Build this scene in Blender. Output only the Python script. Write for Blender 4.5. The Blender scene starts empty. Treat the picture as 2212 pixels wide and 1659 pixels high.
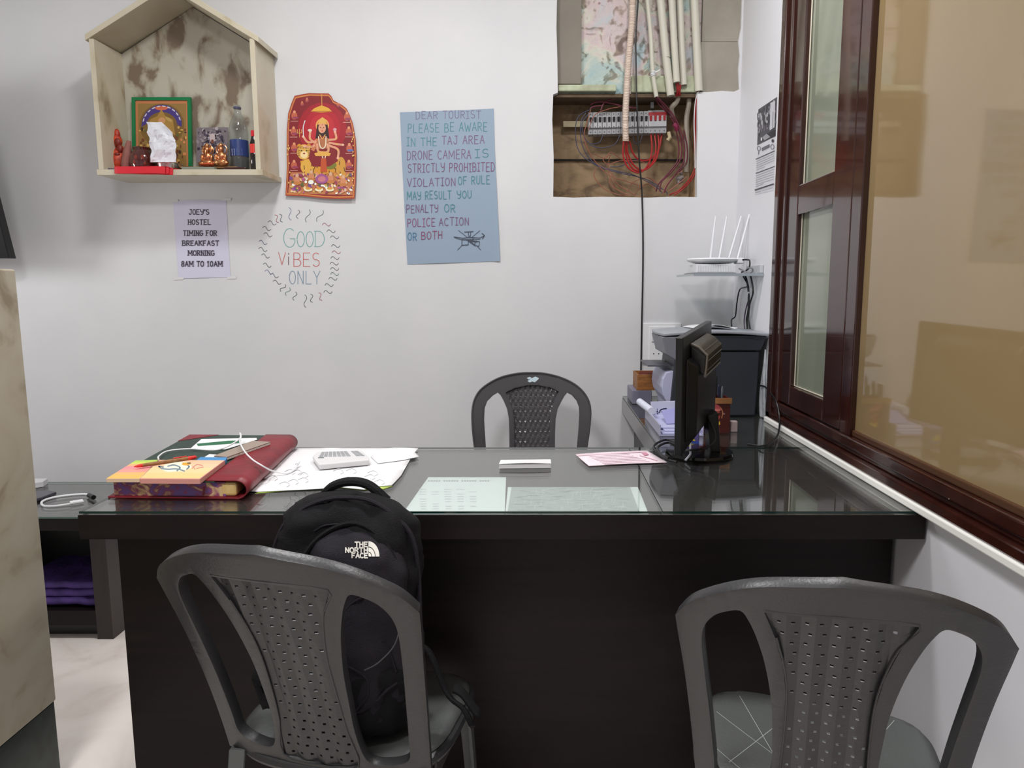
import bpy, bmesh, math, random
from mathutils import Vector, Matrix, noise, geometry
from mathutils.bvhtree import BVHTree
random.seed(7)
R = math.radians
COL = bpy.context.scene.collection

# ------------------------------------------------------------------ room measures (metres)
H = 1.22            # eye height
F_PX, PPX, PPY = 1560.0, 1175.0, 829.5
PITCH = math.atan((829.5 - 622.0) / F_PX)
CP, SP = math.cos(PITCH), math.sin(PITCH)
YB = 3.07           # plane of the back wall
XR = 0.80           # plane of the window wall
ZD = 0.76           # desk height with its glass
CEIL = 2.9

def ray(px, py):
    u = (PPY - py) / F_PX
    return Vector(((px - PPX) / F_PX, CP + u * SP, -SP + u * CP))
def onY(px, py, Y):
    d = ray(px, py); return d * (Y / d.y) + Vector((0, 0, H))
def onZ(px, py, Z=ZD):
    d = ray(px, py); return d * ((Z - H) / d.z) + Vector((0, 0, H))
def onX(px, py, X):
    d = ray(px, py); return d * (X / d.x) + Vector((0, 0, H))

# ------------------------------------------------------------------ camera
cam = bpy.data.cameras.new('camera')
cam.sensor_width = 36; cam.lens = F_PX / 2212 * 36
cam.shift_x = -(PPX - 1106) / 2212
cam.clip_start = .02
co = bpy.data.objects.new('camera', cam); COL.objects.link(co)
co.location = (0, 0, H); co.rotation_euler = (math.pi / 2 - PITCH, 0, 0)
bpy.context.scene.camera = co
vs = bpy.context.scene.view_settings
vs.view_transform = 'Standard'; vs.look = 'None'; vs.gamma = 1; vs.exposure = -0.12
vs.use_curve_mapping = False

# ------------------------------------------------------------------ materials
def lin(c):
    if isinstance(c, str):
        c = tuple(int(c[i:i + 2], 16) for i in (1, 3, 5))
    o = []
    for v in c[:3]:
        v = v / 255.0
        o.append(v / 12.92 if v <= .04045 else ((v + .055) / 1.055) ** 2.4)
    return (o[0], o[1], o[2], 1.0)
MATS = {}
def mat(name, c, rough=.5, metal=0, c2=None, scale=8, detail=4, lo=.35, hi=.65, bump=0, bscale=60, spec=.5,
        stretch=None, coat=0, trans=0, ior=1.5, distort=0, c3=None, tex='OBJ'):
    if name in MATS: return MATS[name]
    m = bpy.data.materials.new(name); m.use_nodes = True
    nt = m.node_tree; N = nt.nodes; Lk = nt.links
    b = N['Principled BSDF']
    b.inputs['Base Color'].default_value = lin(c)
    b.inputs['Roughness'].default_value = rough
    b.inputs['Metallic'].default_value = metal
    b.inputs['Specular IOR Level'].default_value = spec
    b.inputs['IOR'].default_value = ior
    b.inputs['Coat Weight'].default_value = coat
    b.inputs['Coat Roughness'].default_value = .05
    b.inputs['Transmission Weight'].default_value = trans
    tc = N.new('ShaderNodeTexCoord'); mp = N.new('ShaderNodeMapping')
    Lk.new(tc.outputs['Object'], mp.inputs['Vector'])
    if stretch: mp.inputs['Scale'].default_value = stretch
    if c2 is not None:
        n = N.new('ShaderNodeTexNoise'); n.inputs['Scale'].default_value = scale; n.inputs['Detail'].default_value = detail
        n.inputs['Distortion'].default_value = distort
        Lk.new(mp.outputs[0], n.inputs['Vector'])
        r = N.new('ShaderNodeValToRGB')
        r.color_ramp.elements[0].position = lo; r.color_ramp.elements[0].color = lin(c)
        r.color_ramp.elements[1].position = hi; r.color_ramp.elements[1].color = lin(c2)
        if c3 is not None:
            e = r.color_ramp.elements.new((lo + hi) / 2); e.color = lin(c3)
        Lk.new(n.outputs['Fac'], r.inputs['Fac']); Lk.new(r.outputs['Color'], b.inputs['Base Color'])
    if bump:
        n2 = N.new('ShaderNodeTexNoise'); n2.inputs['Scale'].default_value = bscale; n2.inputs['Detail'].default_value = 3
        Lk.new(mp.outputs[0], n2.inputs['Vector'])
        bp = N.new('ShaderNodeBump'); bp.inputs['Strength'].default_value = bump; bp.inputs['Distance'].default_value = .01
        Lk.new(n2.outputs['Fac'], bp.inputs['Height']); Lk.new(bp.outputs[0], b.inputs['Normal'])
    MATS[name] = m
    return m
def art_mat(name='printed_ink', rough=.5, coat=0):
    if name in MATS: return MATS[name]
    m = bpy.data.materials.new(name); m.use_nodes = True
    nt = m.node_tree; b = nt.nodes['Principled BSDF']
    a = nt.nodes.new('ShaderNodeAttribute'); a.attribute_name = 'Col'
    nt.links.new(a.outputs['Color'], b.inputs['Base Color'])
    b.inputs['Roughness'].default_value = rough; b.inputs['Coat Weight'].default_value = coat
    MATS[name] = m; return m
def glass_mat(name, tint, rough=.0, ior=1.5, dirt=0.0, dirt_c=(200, 205, 200)):
    """thin sheet glass: see-through with a real Fresnel reflection"""
    if name in MATS: return MATS[name]
    m = bpy.data.materials.new(name); m.use_nodes = True
    nt = m.node_tree; N = nt.nodes; Lk = nt.links; N.clear()
    out = N.new('ShaderNodeOutputMaterial'); mix = N.new('ShaderNodeMixShader'); t = N.new('ShaderNodeBsdfTransparent')
    g = N.new('ShaderNodeBsdfGlossy'); fr = N.new('ShaderNodeFresnel'); gm = N.new('ShaderNodeNewGeometry'); mr = N.new('ShaderNodeMapRange')
    mr.inputs['To Min'].default_value = ior; mr.inputs['To Max'].default_value = 1 / ior
    Lk.new(gm.outputs['Backfacing'], mr.inputs['Value']); Lk.new(mr.outputs[0], fr.inputs['IOR'])
    t.inputs['Color'].default_value = lin(tint); g.inputs['Roughness'].default_value = rough
    g.inputs['Color'].default_value = (1, 1, 1, 1)
    Lk.new(fr.outputs[0], mix.inputs[0]); Lk.new(g.outputs[0], mix.inputs[2])
    if dirt > 0:
        d = N.new('ShaderNodeBsdfDiffuse'); d.inputs['Color'].default_value = lin(dirt_c)
        m2 = N.new('ShaderNodeMixShader'); m2.inputs[0].default_value = dirt
        Lk.new(t.outputs[0], m2.inputs[1]); Lk.new(d.outputs[0], m2.inputs[2]); Lk.new(m2.outputs[0], mix.inputs[1])
    else:
        Lk.new(t.outputs[0], mix.inputs[1])
    Lk.new(mix.outputs[0], out.inputs['Surface'])
    MATS[name] = m; return m

# ------------------------------------------------------------------ mesh builder
class MB:
    def __init__(s): s.v = []; s.f = []; s.m = []; s.c = []; s.cur = 0; s.col = (1, 1, 1, 1)
    def add(s, vs, fs, mi=None):
        b = len(s.v); s.v += [Vector(p) for p in vs]
        for f in fs:
            s.f.append([b + i for i in f]); s.m.append(s.cur if mi is None else mi); s.c.append(s.col)
        return s
    def box(s, x0, x1, y0, y1, z0, z1, mi=None, M=None):
        p = [Vector((x, y, z)) for z in (z0, z1) for y in (y0, y1) for x in (x0, x1)]
        if M is not None: p = [M @ q for q in p]
        return s.add(p, [(0, 2, 3, 1), (4, 5, 7, 6), (0, 1, 5, 4), (2, 6, 7, 3), (0, 4, 6, 2), (1, 3, 7, 5)], mi)
    def hexa(s, lo, hi, mi=None):
        """lo, hi: two matching loops of points"""
        n = len(lo)
        fs = [tuple(range(n))[::-1], tuple(range(n, 2 * n))] + [(i, (i + 1) % n, n + (i + 1) % n, n + i) for i in range(n)]
        return s.add(list(lo) + list(hi), fs, mi)
    def prism(s, pts, vec, mi=None):
        v = Vector(vec); return s.hexa([Vector(p) for p in pts], [Vector(p) + v for p in pts], mi)
    def tube(s, path, r, n=8, cap=True, mi=None):
        path = [Vector(p) for p in path]; m = len(path)
        rs = r if isinstance(r, (list, tuple)) else [r] * m
        T = []
        for i in range(m):
            t = (path[min(i + 1, m - 1)] - path[max(i - 1, 0)])
            T.append(t.normalized() if t.length > 1e-9 else Vector((0, 0, 1)))
        up = Vector((0, 0, 1)) if abs(T[0].z) < .9 else Vector((0, 1, 0))
        nrm = (up - T[0] * up.dot(T[0])).normalized(); vs = []
        for i in range(m):
            nrm = nrm - T[i] * nrm.dot(T[i])
            nrm = nrm.normalized() if nrm.length > 1e-6 else T[i].orthogonal().normalized()
            b = T[i].cross(nrm)
            for k in range(n):
                a = 2 * math.pi * k / n
                vs.append(path[i] + (nrm * math.cos(a) + b * math.sin(a)) * rs[i])
        fs = [(i * n + k, i * n + (k + 1) % n, (i + 1) * n + (k + 1) % n, (i + 1) * n + k) for i in range(m - 1) for k in range(n)]
        if cap: fs += [tuple(range(n))[::-1], tuple(range((m - 1) * n, m * n))]
        return s.add(vs, fs, mi)
    def lathe(s, prof, n=32, c=(0, 0, 0), M=None, mi=None, cap=True):
        """prof: (radius, z) from bottom to top"""
        c = Vector(c); vs = []
        for r, z in prof:
            for k in range(n):
                a = 2 * math.pi * k / n
                p = Vector((r * math.cos(a), r * math.sin(a), z))
                if M is not None: p = M @ p
                vs.append(p + c)
        m = len(prof)
        fs = [(i * n + k, i * n + (k + 1) % n, (i + 1) * n + (k + 1) % n, (i + 1) * n + k) for i in range(m - 1) for k in range(n)]
        if cap: fs += [tuple(range(n))[::-1], tuple(range((m - 1) * n, m * n))]
        return s.add(vs, fs, mi)
    def grid(s, fn, nu, nv, mi=None):
        vs = [fn(i / nu, j / nv) for j in range(nv + 1) for i in range(nu + 1)]
        fs = [(j * (nu + 1) + i, j * (nu + 1) + i + 1, (j + 1) * (nu + 1) + i + 1, (j + 1) * (nu + 1) + i) for j in range(nv) for i in range(nu)]
        return s.add(vs, fs, mi)
    def ball(s, c, r, n=12, m=8, mi=None, M=None):
        rx, ry, rz = r if isinstance(r, (tuple, list)) else (r, r, r)
        prof = [(max(1e-4, math.sin(math.pi * i / m)), -math.cos(math.pi * i / m)) for i in range(m + 1)]
        S = Matrix.Diagonal((rx, ry, rz))
        if M is not None: S = M @ S
        return s.lathe(prof, n, c, S, mi)
    def build(s, name, mats, parent=None, smooth=False, bevel=0, seg=2, solid=0, soff=0, origin=None, ang=35, colors=False, subsurf=0):
        me = bpy.data.meshes.new(name)
        if origin is None:
            if s.v:
                lo = Vector((min(p.x for p in s.v), min(p.y for p in s.v), min(p.z for p in s.v)))
                hi = Vector((max(p.x for p in s.v), max(p.y for p in s.v), max(p.z for p in s.v)))
                origin = (lo + hi) / 2
            else: origin = Vector((0, 0, 0))
        origin = Vector(origin)
        me.from_pydata([p - origin for p in s.v], [], s.f)
        if not isinstance(mats, (list, tuple)): mats = [mats]
        for m in mats: me.materials.append(m)
        me.polygons.foreach_set('material_index', s.m)
        if colors:
            ca = me.color_attributes.new('Col', 'FLOAT_COLOR', 'CORNER'); dat = []
            for p, c in zip(me.polygons, s.c): dat += list(c) * p.loop_total
            ca.data.foreach_set('color', dat)
        else:
            bm = bmesh.new(); bm.from_mesh(me); bmesh.ops.recalc_face_normals(bm, faces=bm.faces); bm.to_mesh(me); bm.free()
        if smooth:
            me.polygons.foreach_set('use_smooth', [True] * len(me.polygons))
            me.set_sharp_from_angle(angle=R(ang))
        me.update()
        o = bpy.data.objects.new(name, me); COL.objects.link(o)
        o.location = origin
        if parent is not None:
            o.parent = parent
            o.matrix_parent_inverse = MW(parent).inverted()
        if subsurf:
            md = o.modifiers.new('smooth', 'SUBSURF'); md.levels = subsurf; md.render_levels = subsurf
        if solid:
            md = o.modifiers.new('thick', 'SOLIDIFY'); md.thickness = solid; md.offset = soff
        if bevel:
            md = o.modifiers.new('edge', 'BEVEL'); md.width = bevel; md.segments = seg; md.limit_method = 'ANGLE'; md.angle_limit = R(40)
        return o
def MW(o):
    M = Matrix.LocRotScale(o.location, o.rotation_euler, o.scale)
    if o.parent is not None: return MW(o.parent) @ o.matrix_parent_inverse @ M
    return M
def tag(o, label=None, cat=None, group=None, kind=None):
    if label: o['label'] = label
    if cat: o['category'] = cat
    if group: o['group'] = group
    if kind: o['kind'] = kind
    return o
def empty(name, loc=(0, 0, 0), label=None, cat=None, group=None, kind=None):
    o = bpy.data.objects.new(name, None); COL.objects.link(o); o.location = loc; o.empty_display_size = .05
    return tag(o, label, cat, group, kind)
def copy_tree(o, parent=None, shift=Vector((0, 0, 0))):
    c = o.copy(); COL.objects.link(c)
    if parent is not None: c.parent = parent
    else: c.location = o.location + shift
    for ch in [k for k in bpy.data.objects if k.parent == o]: copy_tree(ch, c)
    return c
def cr(P, n=8, closed=False):
    P = [Vector(p) for p in P]
    if len(P) < 3 and not closed: return P
    Q = [P[-1]] + P + [P[0], P[1]] if closed else [P[0] * 2 - P[1]] + P + [P[-1] * 2 - P[-2]]
    out = []
    for i in range(1, len(Q) - 2):
        a, b, c, d = Q[i - 1:i + 3]
        for k in range(n):
            t = k / n
            out.append(((b * 2) + (c - a) * t + (a * 2 - b * 5 + c * 4 - d) * t * t + (b * 3 - a - c * 3 + d) * t ** 3) * .5)
    if not closed: out.append(P[-1])
    return out
def pinpoly(x, y, poly):
    ins = False; n = len(poly); j = n - 1
    for i in range(n):
        xi, yi = poly[i][0], poly[i][1]; xj, yj = poly[j][0], poly[j][1]
        if (yi > y) != (yj > y) and x < (xj - xi) * (y - yi) / (yj - yi) + xi: ins = not ins
        j = i
    return ins
def sheet(outline, holes, fn, step, jitter=0.0):
    """fill a 2D outline with holes by triangles no coarser than step, then lay it on the surface fn(u, v)"""
    def dens(loop):
        o = []
        for i in range(len(loop)):
            a = Vector(loop[i][:2]); b = Vector(loop[(i + 1) % len(loop)][:2]); k = max(1, int((b - a).length / step))
            o += [a + (b - a) * t / k for t in range(k)]
        return o
    loops = [dens(outline)] + [dens(h) if len(h) > 4 else [Vector(p[:2]) for p in h] for h in holes]
    pts = []; edges = []
    for lp in loops:
        b = len(pts); pts += lp; edges += [(b + i, b + (i + 1) % len(lp)) for i in range(len(lp))]
    x0 = min(p.x for p in loops[0]); x1 = max(p.x for p in loops[0]); y0 = min(p.y for p in loops[0]); y1 = max(p.y for p in loops[0])
    nx = int((x1 - x0) / step); ny = int((y1 - y0) / step)
    hb = [(min(p.x for p in h), max(p.x for p in h), min(p.y for p in h), max(p.y for p in h), h) for h in loops[1:]]
    def inside(x, y):
        if not pinpoly(x, y, loops[0]): return False
        for a, b, c, d, h in hb:
            if a <= x <= b and c <= y <= d and pinpoly(x, y, h): return False
        return True
    for i in range(1, nx):
        for j in range(1, ny):
            p = Vector((x0 + (x1 - x0) * i / nx, y0 + (y1 - y0) * j / ny))
            if inside(p.x, p.y): pts.append(p)
    v, e, f, _, _, _ = geometry.delaunay_2d_cdt(pts, edges, [], 0, 1e-6)
    out = MB(); fs = []
    for t in f:
        c = sum((v[i] for i in t), Vector((0, 0))) / len(t)
        if inside(c.x, c.y): fs.append(tuple(t))
    used = sorted({i for t in fs for i in t}); ix = {k: n for n, k in enumerate(used)}
    out.add([fn(v[i].x, v[i].y) for i in used], [tuple(ix[i] for i in t) for t in fs])
    return out

# ------------------------------------------------------------------ flat prints (posters, labels, handwriting)
class Art:
    def __init__(s, fn, lift=2e-5): s.mb = MB(); s.fn = fn; s.k = 0; s.lift = lift
    def poly(s, pts, c):
        s.mb.col = lin(c); s.k += 1; o = s.k * s.lift
        s.mb.add([s.fn(p[0], p[1], o) for p in pts], [tuple(range(len(pts)))]); return s
    def rect(s, x0, y0, x1, y1, c): return s.poly([(x0, y0), (x1, y0), (x1, y1), (x0, y1)], c)
    def ell(s, cx, cy, rx, ry, c, n=18, rot=0):
        ca, sa = math.cos(rot), math.sin(rot); P = []
        for k in range(n):
            a = 2 * math.pi * k / n; x = rx * math.cos(a); y = ry * math.sin(a)
            P.append((cx + x * ca - y * sa, cy + x * sa + y * ca))
        return s.poly(P, c)
    def stroke(s, pts, w, c, curve=False, closed=False):
        P = [Vector((p[0], p[1])) for p in pts]
        if closed: P.append(P[0])
        if curve: P = [Vector(p[:2]) for p in cr([Vector((p[0], p[1], 0)) for p in P], 6)]
        s.mb.col = lin(c); s.k += 1; o = s.k * s.lift
        for i in range(len(P) - 1):
            a, b = P[i], P[i + 1]; d = b - a
            if d.length < 1e-9: continue
            d.normalize(); n = Vector((-d.y, d.x)) * w / 2; e = d * w * .35
            q = [a - e + n, a - e - n, b + e - n, b + e + n]
            s.mb.add([s.fn(p.x, p.y, o + (i % 2) * s.lift * .4) for p in q], [(0, 1, 2, 3)])
        return s
    def text(s, t, x0, x1, yt, yb, w, c, slope=0, serif=False, jit=0.0, gap=.28, hand=False):
        wd = {'I': .5 if hand else .3 if serif else .2, ' ': .45, "'": .2, 'M': 1.15, 'W': 1.2, '1': .5, '.': .2, ':': .2}
        adv = [wd.get(ch, .8) for ch in t]; tot = sum(adv) + gap * (len(t) - 1); k = (x1 - x0) / tot; x = x0
        for ch, a in zip(t, adv):
            if ch != ' ':
                j1 = random.uniform(-jit, jit); j2 = random.uniform(-jit, jit); sk = random.uniform(-jit, jit) * .6
                for st in glyph(ch, hand or serif):
                    P = []
                    for gx, gy in st:
                        X = x + (gx + sk * gy) * a * k; P.append((X, yb + j1 * (yb - yt) - gy * (yb - yt) * (1 + j2) + slope * (X - x0)))
                    s.stroke(P, w, c)
                    if serif and len(P) == 2 and abs(P[0][0] - P[1][0]) < .3 * a * k:
                        for e in P: s.stroke([(e[0] - w * (.6 if ch == 'T' else 1.1), e[1]), (e[0] + w * (.6 if ch == 'T' else 1.1), e[1])], w * .5, c)
            x += (a + gap) * k
        return s
    def build(s, name, parent=None, m=None):
        return s.mb.build(name, m or art_mat(), parent, colors=True)
def arc(cx, cy, rx, ry, a0, a1, n=8): return [(cx + rx * math.cos(R(a0 + (a1 - a0) * i / n)), cy + ry * math.sin(R(a0 + (a1 - a0) * i / n))) for i in range(n + 1)]
def glyph(ch, ser=False):
    G = {
        'A': [[(0, 0), (.5, 1)], [(.5, 1), (1, 0)], [(.2, .38), (.8, .38)]],
        'B': [[(.05, 0), (.05, 1)], [(.05, 1)] + arc(.45, .76, .4, .24, 90, -90, 6) + [(.05, .52)], [(.05, .52)] + arc(.5, .26, .45, .26, 90, -90, 6) + [(.05, 0)]],
        'C': [arc(.55, .5, .52, .5, 50, 310, 12)],
        'D': [[(.08, 0), (.08, 1)], [(.0, 1)] + arc(.4, .5, .55, .5, 90, -90, 10) + [(.0, 0)]],
        'E': [[(.08, 0), (.08, 1)], [(.08, 1), (.9, 1)], [(.08, .52), (.75, .52)], [(.08, 0), (.92, 0)]],
        'F': [[(.08, 0), (.08, 1)], [(.08, 1), (.9, 1)], [(.08, .52), (.7, .52)]],
        'G': [arc(.55, .5, .52, .5, 50, 330, 12) + [(1, .45)], [(.6, .45), (1, .45)]],
        'H': [[(.08, 0), (.08, 1)], [(.92, 0), (.92, 1)], [(.08, .5), (.92, .5)]],
        'I': [[(.5, 0), (.5, 1)]] + ([[(0, 1), (1, 1)], [(0, 0), (1, 0)]] if ser else []),
        'J': [[(.8, 1), (.8, .3)] + arc(.45, .25, .35, .25, 0, -180, 6)] + ([[(.4, 1), (1, 1)]] if ser else []),
        'K': [[(.08, 0), (.08, 1)], [(.9, 1), (.1, .45)], [(.35, .6), (.95, 0)]],
        'L': [[(.08, 1), (.08, 0)], [(.08, 0), (.9, 0)]],
        'M': [[(.05, 0), (.08, 1)], [(.08, 1), (.5, .3)], [(.5, .3), (.92, 1)], [(.92, 1), (.95, 0)]],
        'N': [[(.08, 0), (.08, 1)], [(.08, 1), (.92, 0)], [(.92, 0), (.92, 1)]],
        'O': [arc(.5, .5, .48, .5, 90, 450, 16)],
        'P': [[(.08, 0), (.08, 1)], [(.08, 1)] + arc(.5, .75, .4, .25, 90, -90, 6) + [(.08, .5)]],
        'Q': [arc(.5, .5, .48, .5, 90, 450, 16), [(.6, .3), (1, -.05)]],
        'R': [[(.08, 0), (.08, 1)], [(.08, 1)] + arc(.5, .75, .4, .25, 90, -90, 6) + [(.08, .5)], [(.4, .5), (.95, 0)]],
        'S': [arc(.5, .74, .4, .26, 40, 250, 8) + arc(.5, .25, .42, .25, 80, -150, 8)],
        'T': [[(.5, 0), (.5, 1)], [(0, 1), (1, 1)]],
        'U': [[(.08, 1), (.08, .3)] + arc(.5, .3, .42, .3, 180, 360, 8) + [(.92, 1)]],
        'V': [[(0, 1), (.5, 0)], [(.5, 0), (1, 1)]],
        'W': [[(0, 1), (.25, 0)], [(.25, 0), (.5, .7)], [(.5, .7), (.75, 0)], [(.75, 0), (1, 1)]],
        'X': [[(0, 1), (1, 0)], [(1, 1), (0, 0)]],
        'Y': [[(0, 1), (.1, .6), (.5, .45), (.9, .6)], [(.95, 1), (.9, .2), (.6, 0), (.2, .02)]] if ser else [[(0, 1), (.5, .5)], [(1, 1), (.5, .5)], [(.5, .5), (.5, 0)]],
        '0': [arc(.5, .5, .42, .5, 90, 450, 14)], '1': [[(.5, 0), (.5, 1)], [(.5, 1), (.1, .75)]],
        '2': [arc(.5, .72, .42, .28, 160, -40, 8) + [(.05, 0), (.95, 0)]],
        '8': [arc(.5, .75, .36, .25, 90, 450, 10), arc(.5, .26, .44, .26, 90, 450, 10)],
        "'": [[(.5, 1), (.5, .75)]], '.': [[(.5, 0), (.5, .08)]],
        'i': [[(.5, 0), (.5, .72)], [(.5, .95), (.52, 1.05)]],
    }
    return G.get(ch, [[(0, 0), (1, 1)]])
def wallfn(Y=YB, off=.0006): return lambda x, y, o: onY(x, y, Y) - Vector((0, off + o, 0))
def deskfn(z, off=.0): return lambda x, y, o: onZ(x, y, z) + Vector((0, 0, off + o))
# ================================================================== MATERIALS
WHITE = mat('white_wall_paint', (214, 214, 216), .6, c2=(208, 208, 211), scale=2.5, bump=.03, bscale=25)
RWHITE = mat('side_wall_paint', (220, 220, 225), .6, bump=.03, bscale=25)
MARBLE = mat('beige_marble', (196, 188, 168), .32, c2=(168, 156, 130), c3=(192, 183, 160), scale=5, detail=6, lo=.42, hi=.72, distort=1.2)
PMARBLE = mat('partition_marble', (172, 165, 148), .4, c2=(132, 120, 98), c3=(166, 157, 138), scale=5, detail=10, lo=.42, hi=.72, distort=1.6, bump=.05, bscale=14)
GREENM = mat('dark_green_marble', (18, 28, 25), .3, c2=(36, 50, 45), scale=30)
STAINED = mat('stained_marble', (186, 182, 168), .5, c2=(124, 108, 93), c3=(170, 162, 145), scale=11, detail=9, lo=.48, hi=.60, stretch=(1, 1, .6), distort=.4)
FLOORM = mat('floor_marble', (240, 232, 225), .25, c2=(224, 212, 205), c3=(236, 229, 222), scale=3, detail=8, lo=.35, hi=.7, distort=2)
WENGE = mat('dark_wenge_laminate', (19, 14, 14), .45, c2=(28, 20, 19), scale=4, detail=6, stretch=(1.2, 14, 14), spec=.22)
WENGET = mat('desktop_laminate', (56, 53, 51), .05, c2=(61, 58, 56), ior=1.8, scale=4, detail=5, stretch=(1.5, 14, 14))
BLACKW = mat('black_laminate', (14, 12, 13), .35)
BLACK = mat('black_plastic', (10, 10, 11), .35)
BLACKG = mat('black_gloss_plastic', (8, 8, 9), .12)
CABLEK = mat('black_cable', (14, 14, 16), .4)
CREAM = mat('cream_conduit', (196, 193, 178), .45)
WPLAST = mat('white_plastic', (228, 229, 232), .35)
STEEL = mat('steel', (190, 186, 186), .2, metal=1)
MAHOG = mat('polished_mahogany', (58, 26, 19), .16, c2=(40, 15, 11), scale=3, detail=5, stretch=(6, 6, .6), coat=.6, lo=.3, hi=.7)
BEAD = mat('window_bead', (74, 46, 26), .3)
PUTTY = mat('window_putty', (196, 188, 172), .6)
TANGL = mat('tan_film_glass', (138, 117, 84), .05, c2=(145, 124, 90), scale=1.5, coat=.35, spec=.8, ior=1.5)
GREENGL = mat('frosted_green_glass', (140, 145, 130), .10, c2=(128, 135, 118), scale=2, coat=.4, spec=.8)
PLASTER = mat('old_painted_plaster', (190, 176, 172), .8, bump=.7, bscale=34)
def patchy(m, stops, scale, detail, dist, stops2, scale2):
    nt = m.node_tree; N = nt.nodes; Lk = nt.links; tc = N.new('ShaderNodeTexCoord'); out = []
    for st_, sc_, dt_ in ((stops, scale, detail), (stops2, scale2, 12)):
        n = N.new('ShaderNodeTexNoise'); n.inputs['Scale'].default_value = sc_; n.inputs['Detail'].default_value = dt_; n.inputs['Distortion'].default_value = dist
        Lk.new(tc.outputs['Object'], n.inputs['Vector']); r = N.new('ShaderNodeValToRGB'); cr_ = r.color_ramp
        while len(cr_.elements) > 1: cr_.elements.remove(cr_.elements[-1])
        cr_.elements[0].position = st_[0][0]; cr_.elements[0].color = lin(st_[0][1])
        for p_, c_ in st_[1:]: e_ = cr_.elements.new(p_); e_.color = lin(c_)
        Lk.new(n.outputs['Fac'], r.inputs['Fac']); out.append(r)
    mx = N.new('ShaderNodeMix'); mx.data_type = 'RGBA'; mx.blend_type = 'MULTIPLY'; mx.inputs[0].default_value = 1
    Lk.new(out[0].outputs[0], mx.inputs[6]); Lk.new(out[1].outputs[0], mx.inputs[7]); Lk.new(mx.outputs[2], N['Principled BSDF'].inputs['Base Color'])
patchy(PLASTER, [(.30, (158, 186, 190)), (.42, (180, 194, 188)), (.46, (206, 204, 190)), (.52, (206, 188, 188)), (.60, (200, 192, 194)), (.70, (176, 196, 204))], 5.5, 6, 1.2,
       [(.30, (150, 140, 132)), (.40, (205, 200, 190)), (.45, (250, 250, 250)), (.62, (255, 255, 255)), (.70, (190, 170, 168))], 16)
CEMENT = mat('grey_cement', (158, 152, 140), .85, c2=(146, 140, 128), scale=6, bump=.1)
CEMENT2 = mat('grey_board', (134, 128, 118), .8, c2=(126, 120, 110), scale=6)
RAWWOOD = mat('old_board_in_recess', (152, 126, 98), .75, c2=(96, 76, 58), c3=(138, 116, 86), scale=7, detail=8, lo=.35, hi=.7, distort=1.5, stretch=(1, 1, 1.6), bump=.2)
LEDGEM = mat('pale_green_plaster', (188, 196, 168), .8, c2=(160, 162, 136), scale=20)
PAPER = mat('white_paper', (226, 226, 228), .6)

# ================================================================== ROOM SHELL
MB().box(-3.2, 1.2, -2.7, 3.4, -.06, 0).build('floor', FLOORM)['kind'] = 'structure'
MB().box(-3.2, 1.2, -2.7, 3.4, CEIL, CEIL + .06).build('ceiling', mat('ceiling_paint', (225, 225, 222), .7))['kind'] = 'structure'
MB().box(-3.2, 1.2, -2.76, -2.7, 0, CEIL).build('wall_front', RWHITE)['kind'] = 'structure'
MB().box(-3.2, -3.14, -2.7, 3.4, 0, CEIL).build('wall_left', WHITE)['kind'] = 'structure'

# back wall with the broken-out hole
hole_px = [(1203, 0), (1202, 60), (1204, 130), (1205, 200), (1195, 204), (1193, 260), (1196, 340), (1195, 425), (1240, 427), (1300, 425), (1400, 427), (1450, 425), (1506, 426), (1505, 360), (1507, 280),
           (1506, 199), (1530, 199), (1560, 196), (1585, 198), (1597, 193), (1595, 150), (1598, 120), (1595, 90), (1601, 60), (1603, 0)]
hl = [(onY(x, y, YB).x, onY(x, y, YB).z) for x, y in hole_px]
hl = [(hl[0][0], 2.62)] + hl + [(hl[-1][0], 2.62)]
bw = sheet([(-3.2, 0), (XR + .3, 0), (XR + .3, CEIL), (-3.2, CEIL)], [hl], lambda u, v: Vector((u, YB, v)), .25)
n = len(hl)
DEEP = .16
rim = [Vector((x, YB, z)) for x, z in hl] + [Vector((x, YB + .04, z)) for x, z in hl]
bw.add(rim, [(i, (i + 1) % n, n + (i + 1) % n, n + i) for i in range(n)])
wall = bw.build('wall_back', WHITE, origin=(0, YB, 0)); wall['kind'] = 'structure'
def wp(x, y, Y): p = onY(x, y, Y); return p
# lower deep box in the wall
m = MB()
xl, xr = wp(1190, 300, YB).x, wp(1506, 300, YB).x; zb, zt = wp(1300, 430, YB).z - .0, wp(1300, 205, YB).z
m.box(xl - .02, xr + .02, YB + DEEP, YB + DEEP + .02, zb - .02, zt + .05)
m.box(xl - .02, xl - .002, YB + .001, YB + DEEP, zb - .02, zt + .05)
m.box(xr + .001, xr + .02, YB + .04, YB + DEEP, zb - .02, zt + .05)
m.box(xl - .02, xr + .02, YB + .04, YB + DEEP, zb - .02, zb - .002)
m.build('recess_box', RAWWOOD, wall)
pz = wp(1300, 346, YB + DEEP).z
MB().box(xl, xr, YB + DEEP - .012, YB + DEEP, pz - .003, pz + .003).build('board_joint', mat('dark_gap', (30, 22, 18), .9), wall)
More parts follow.
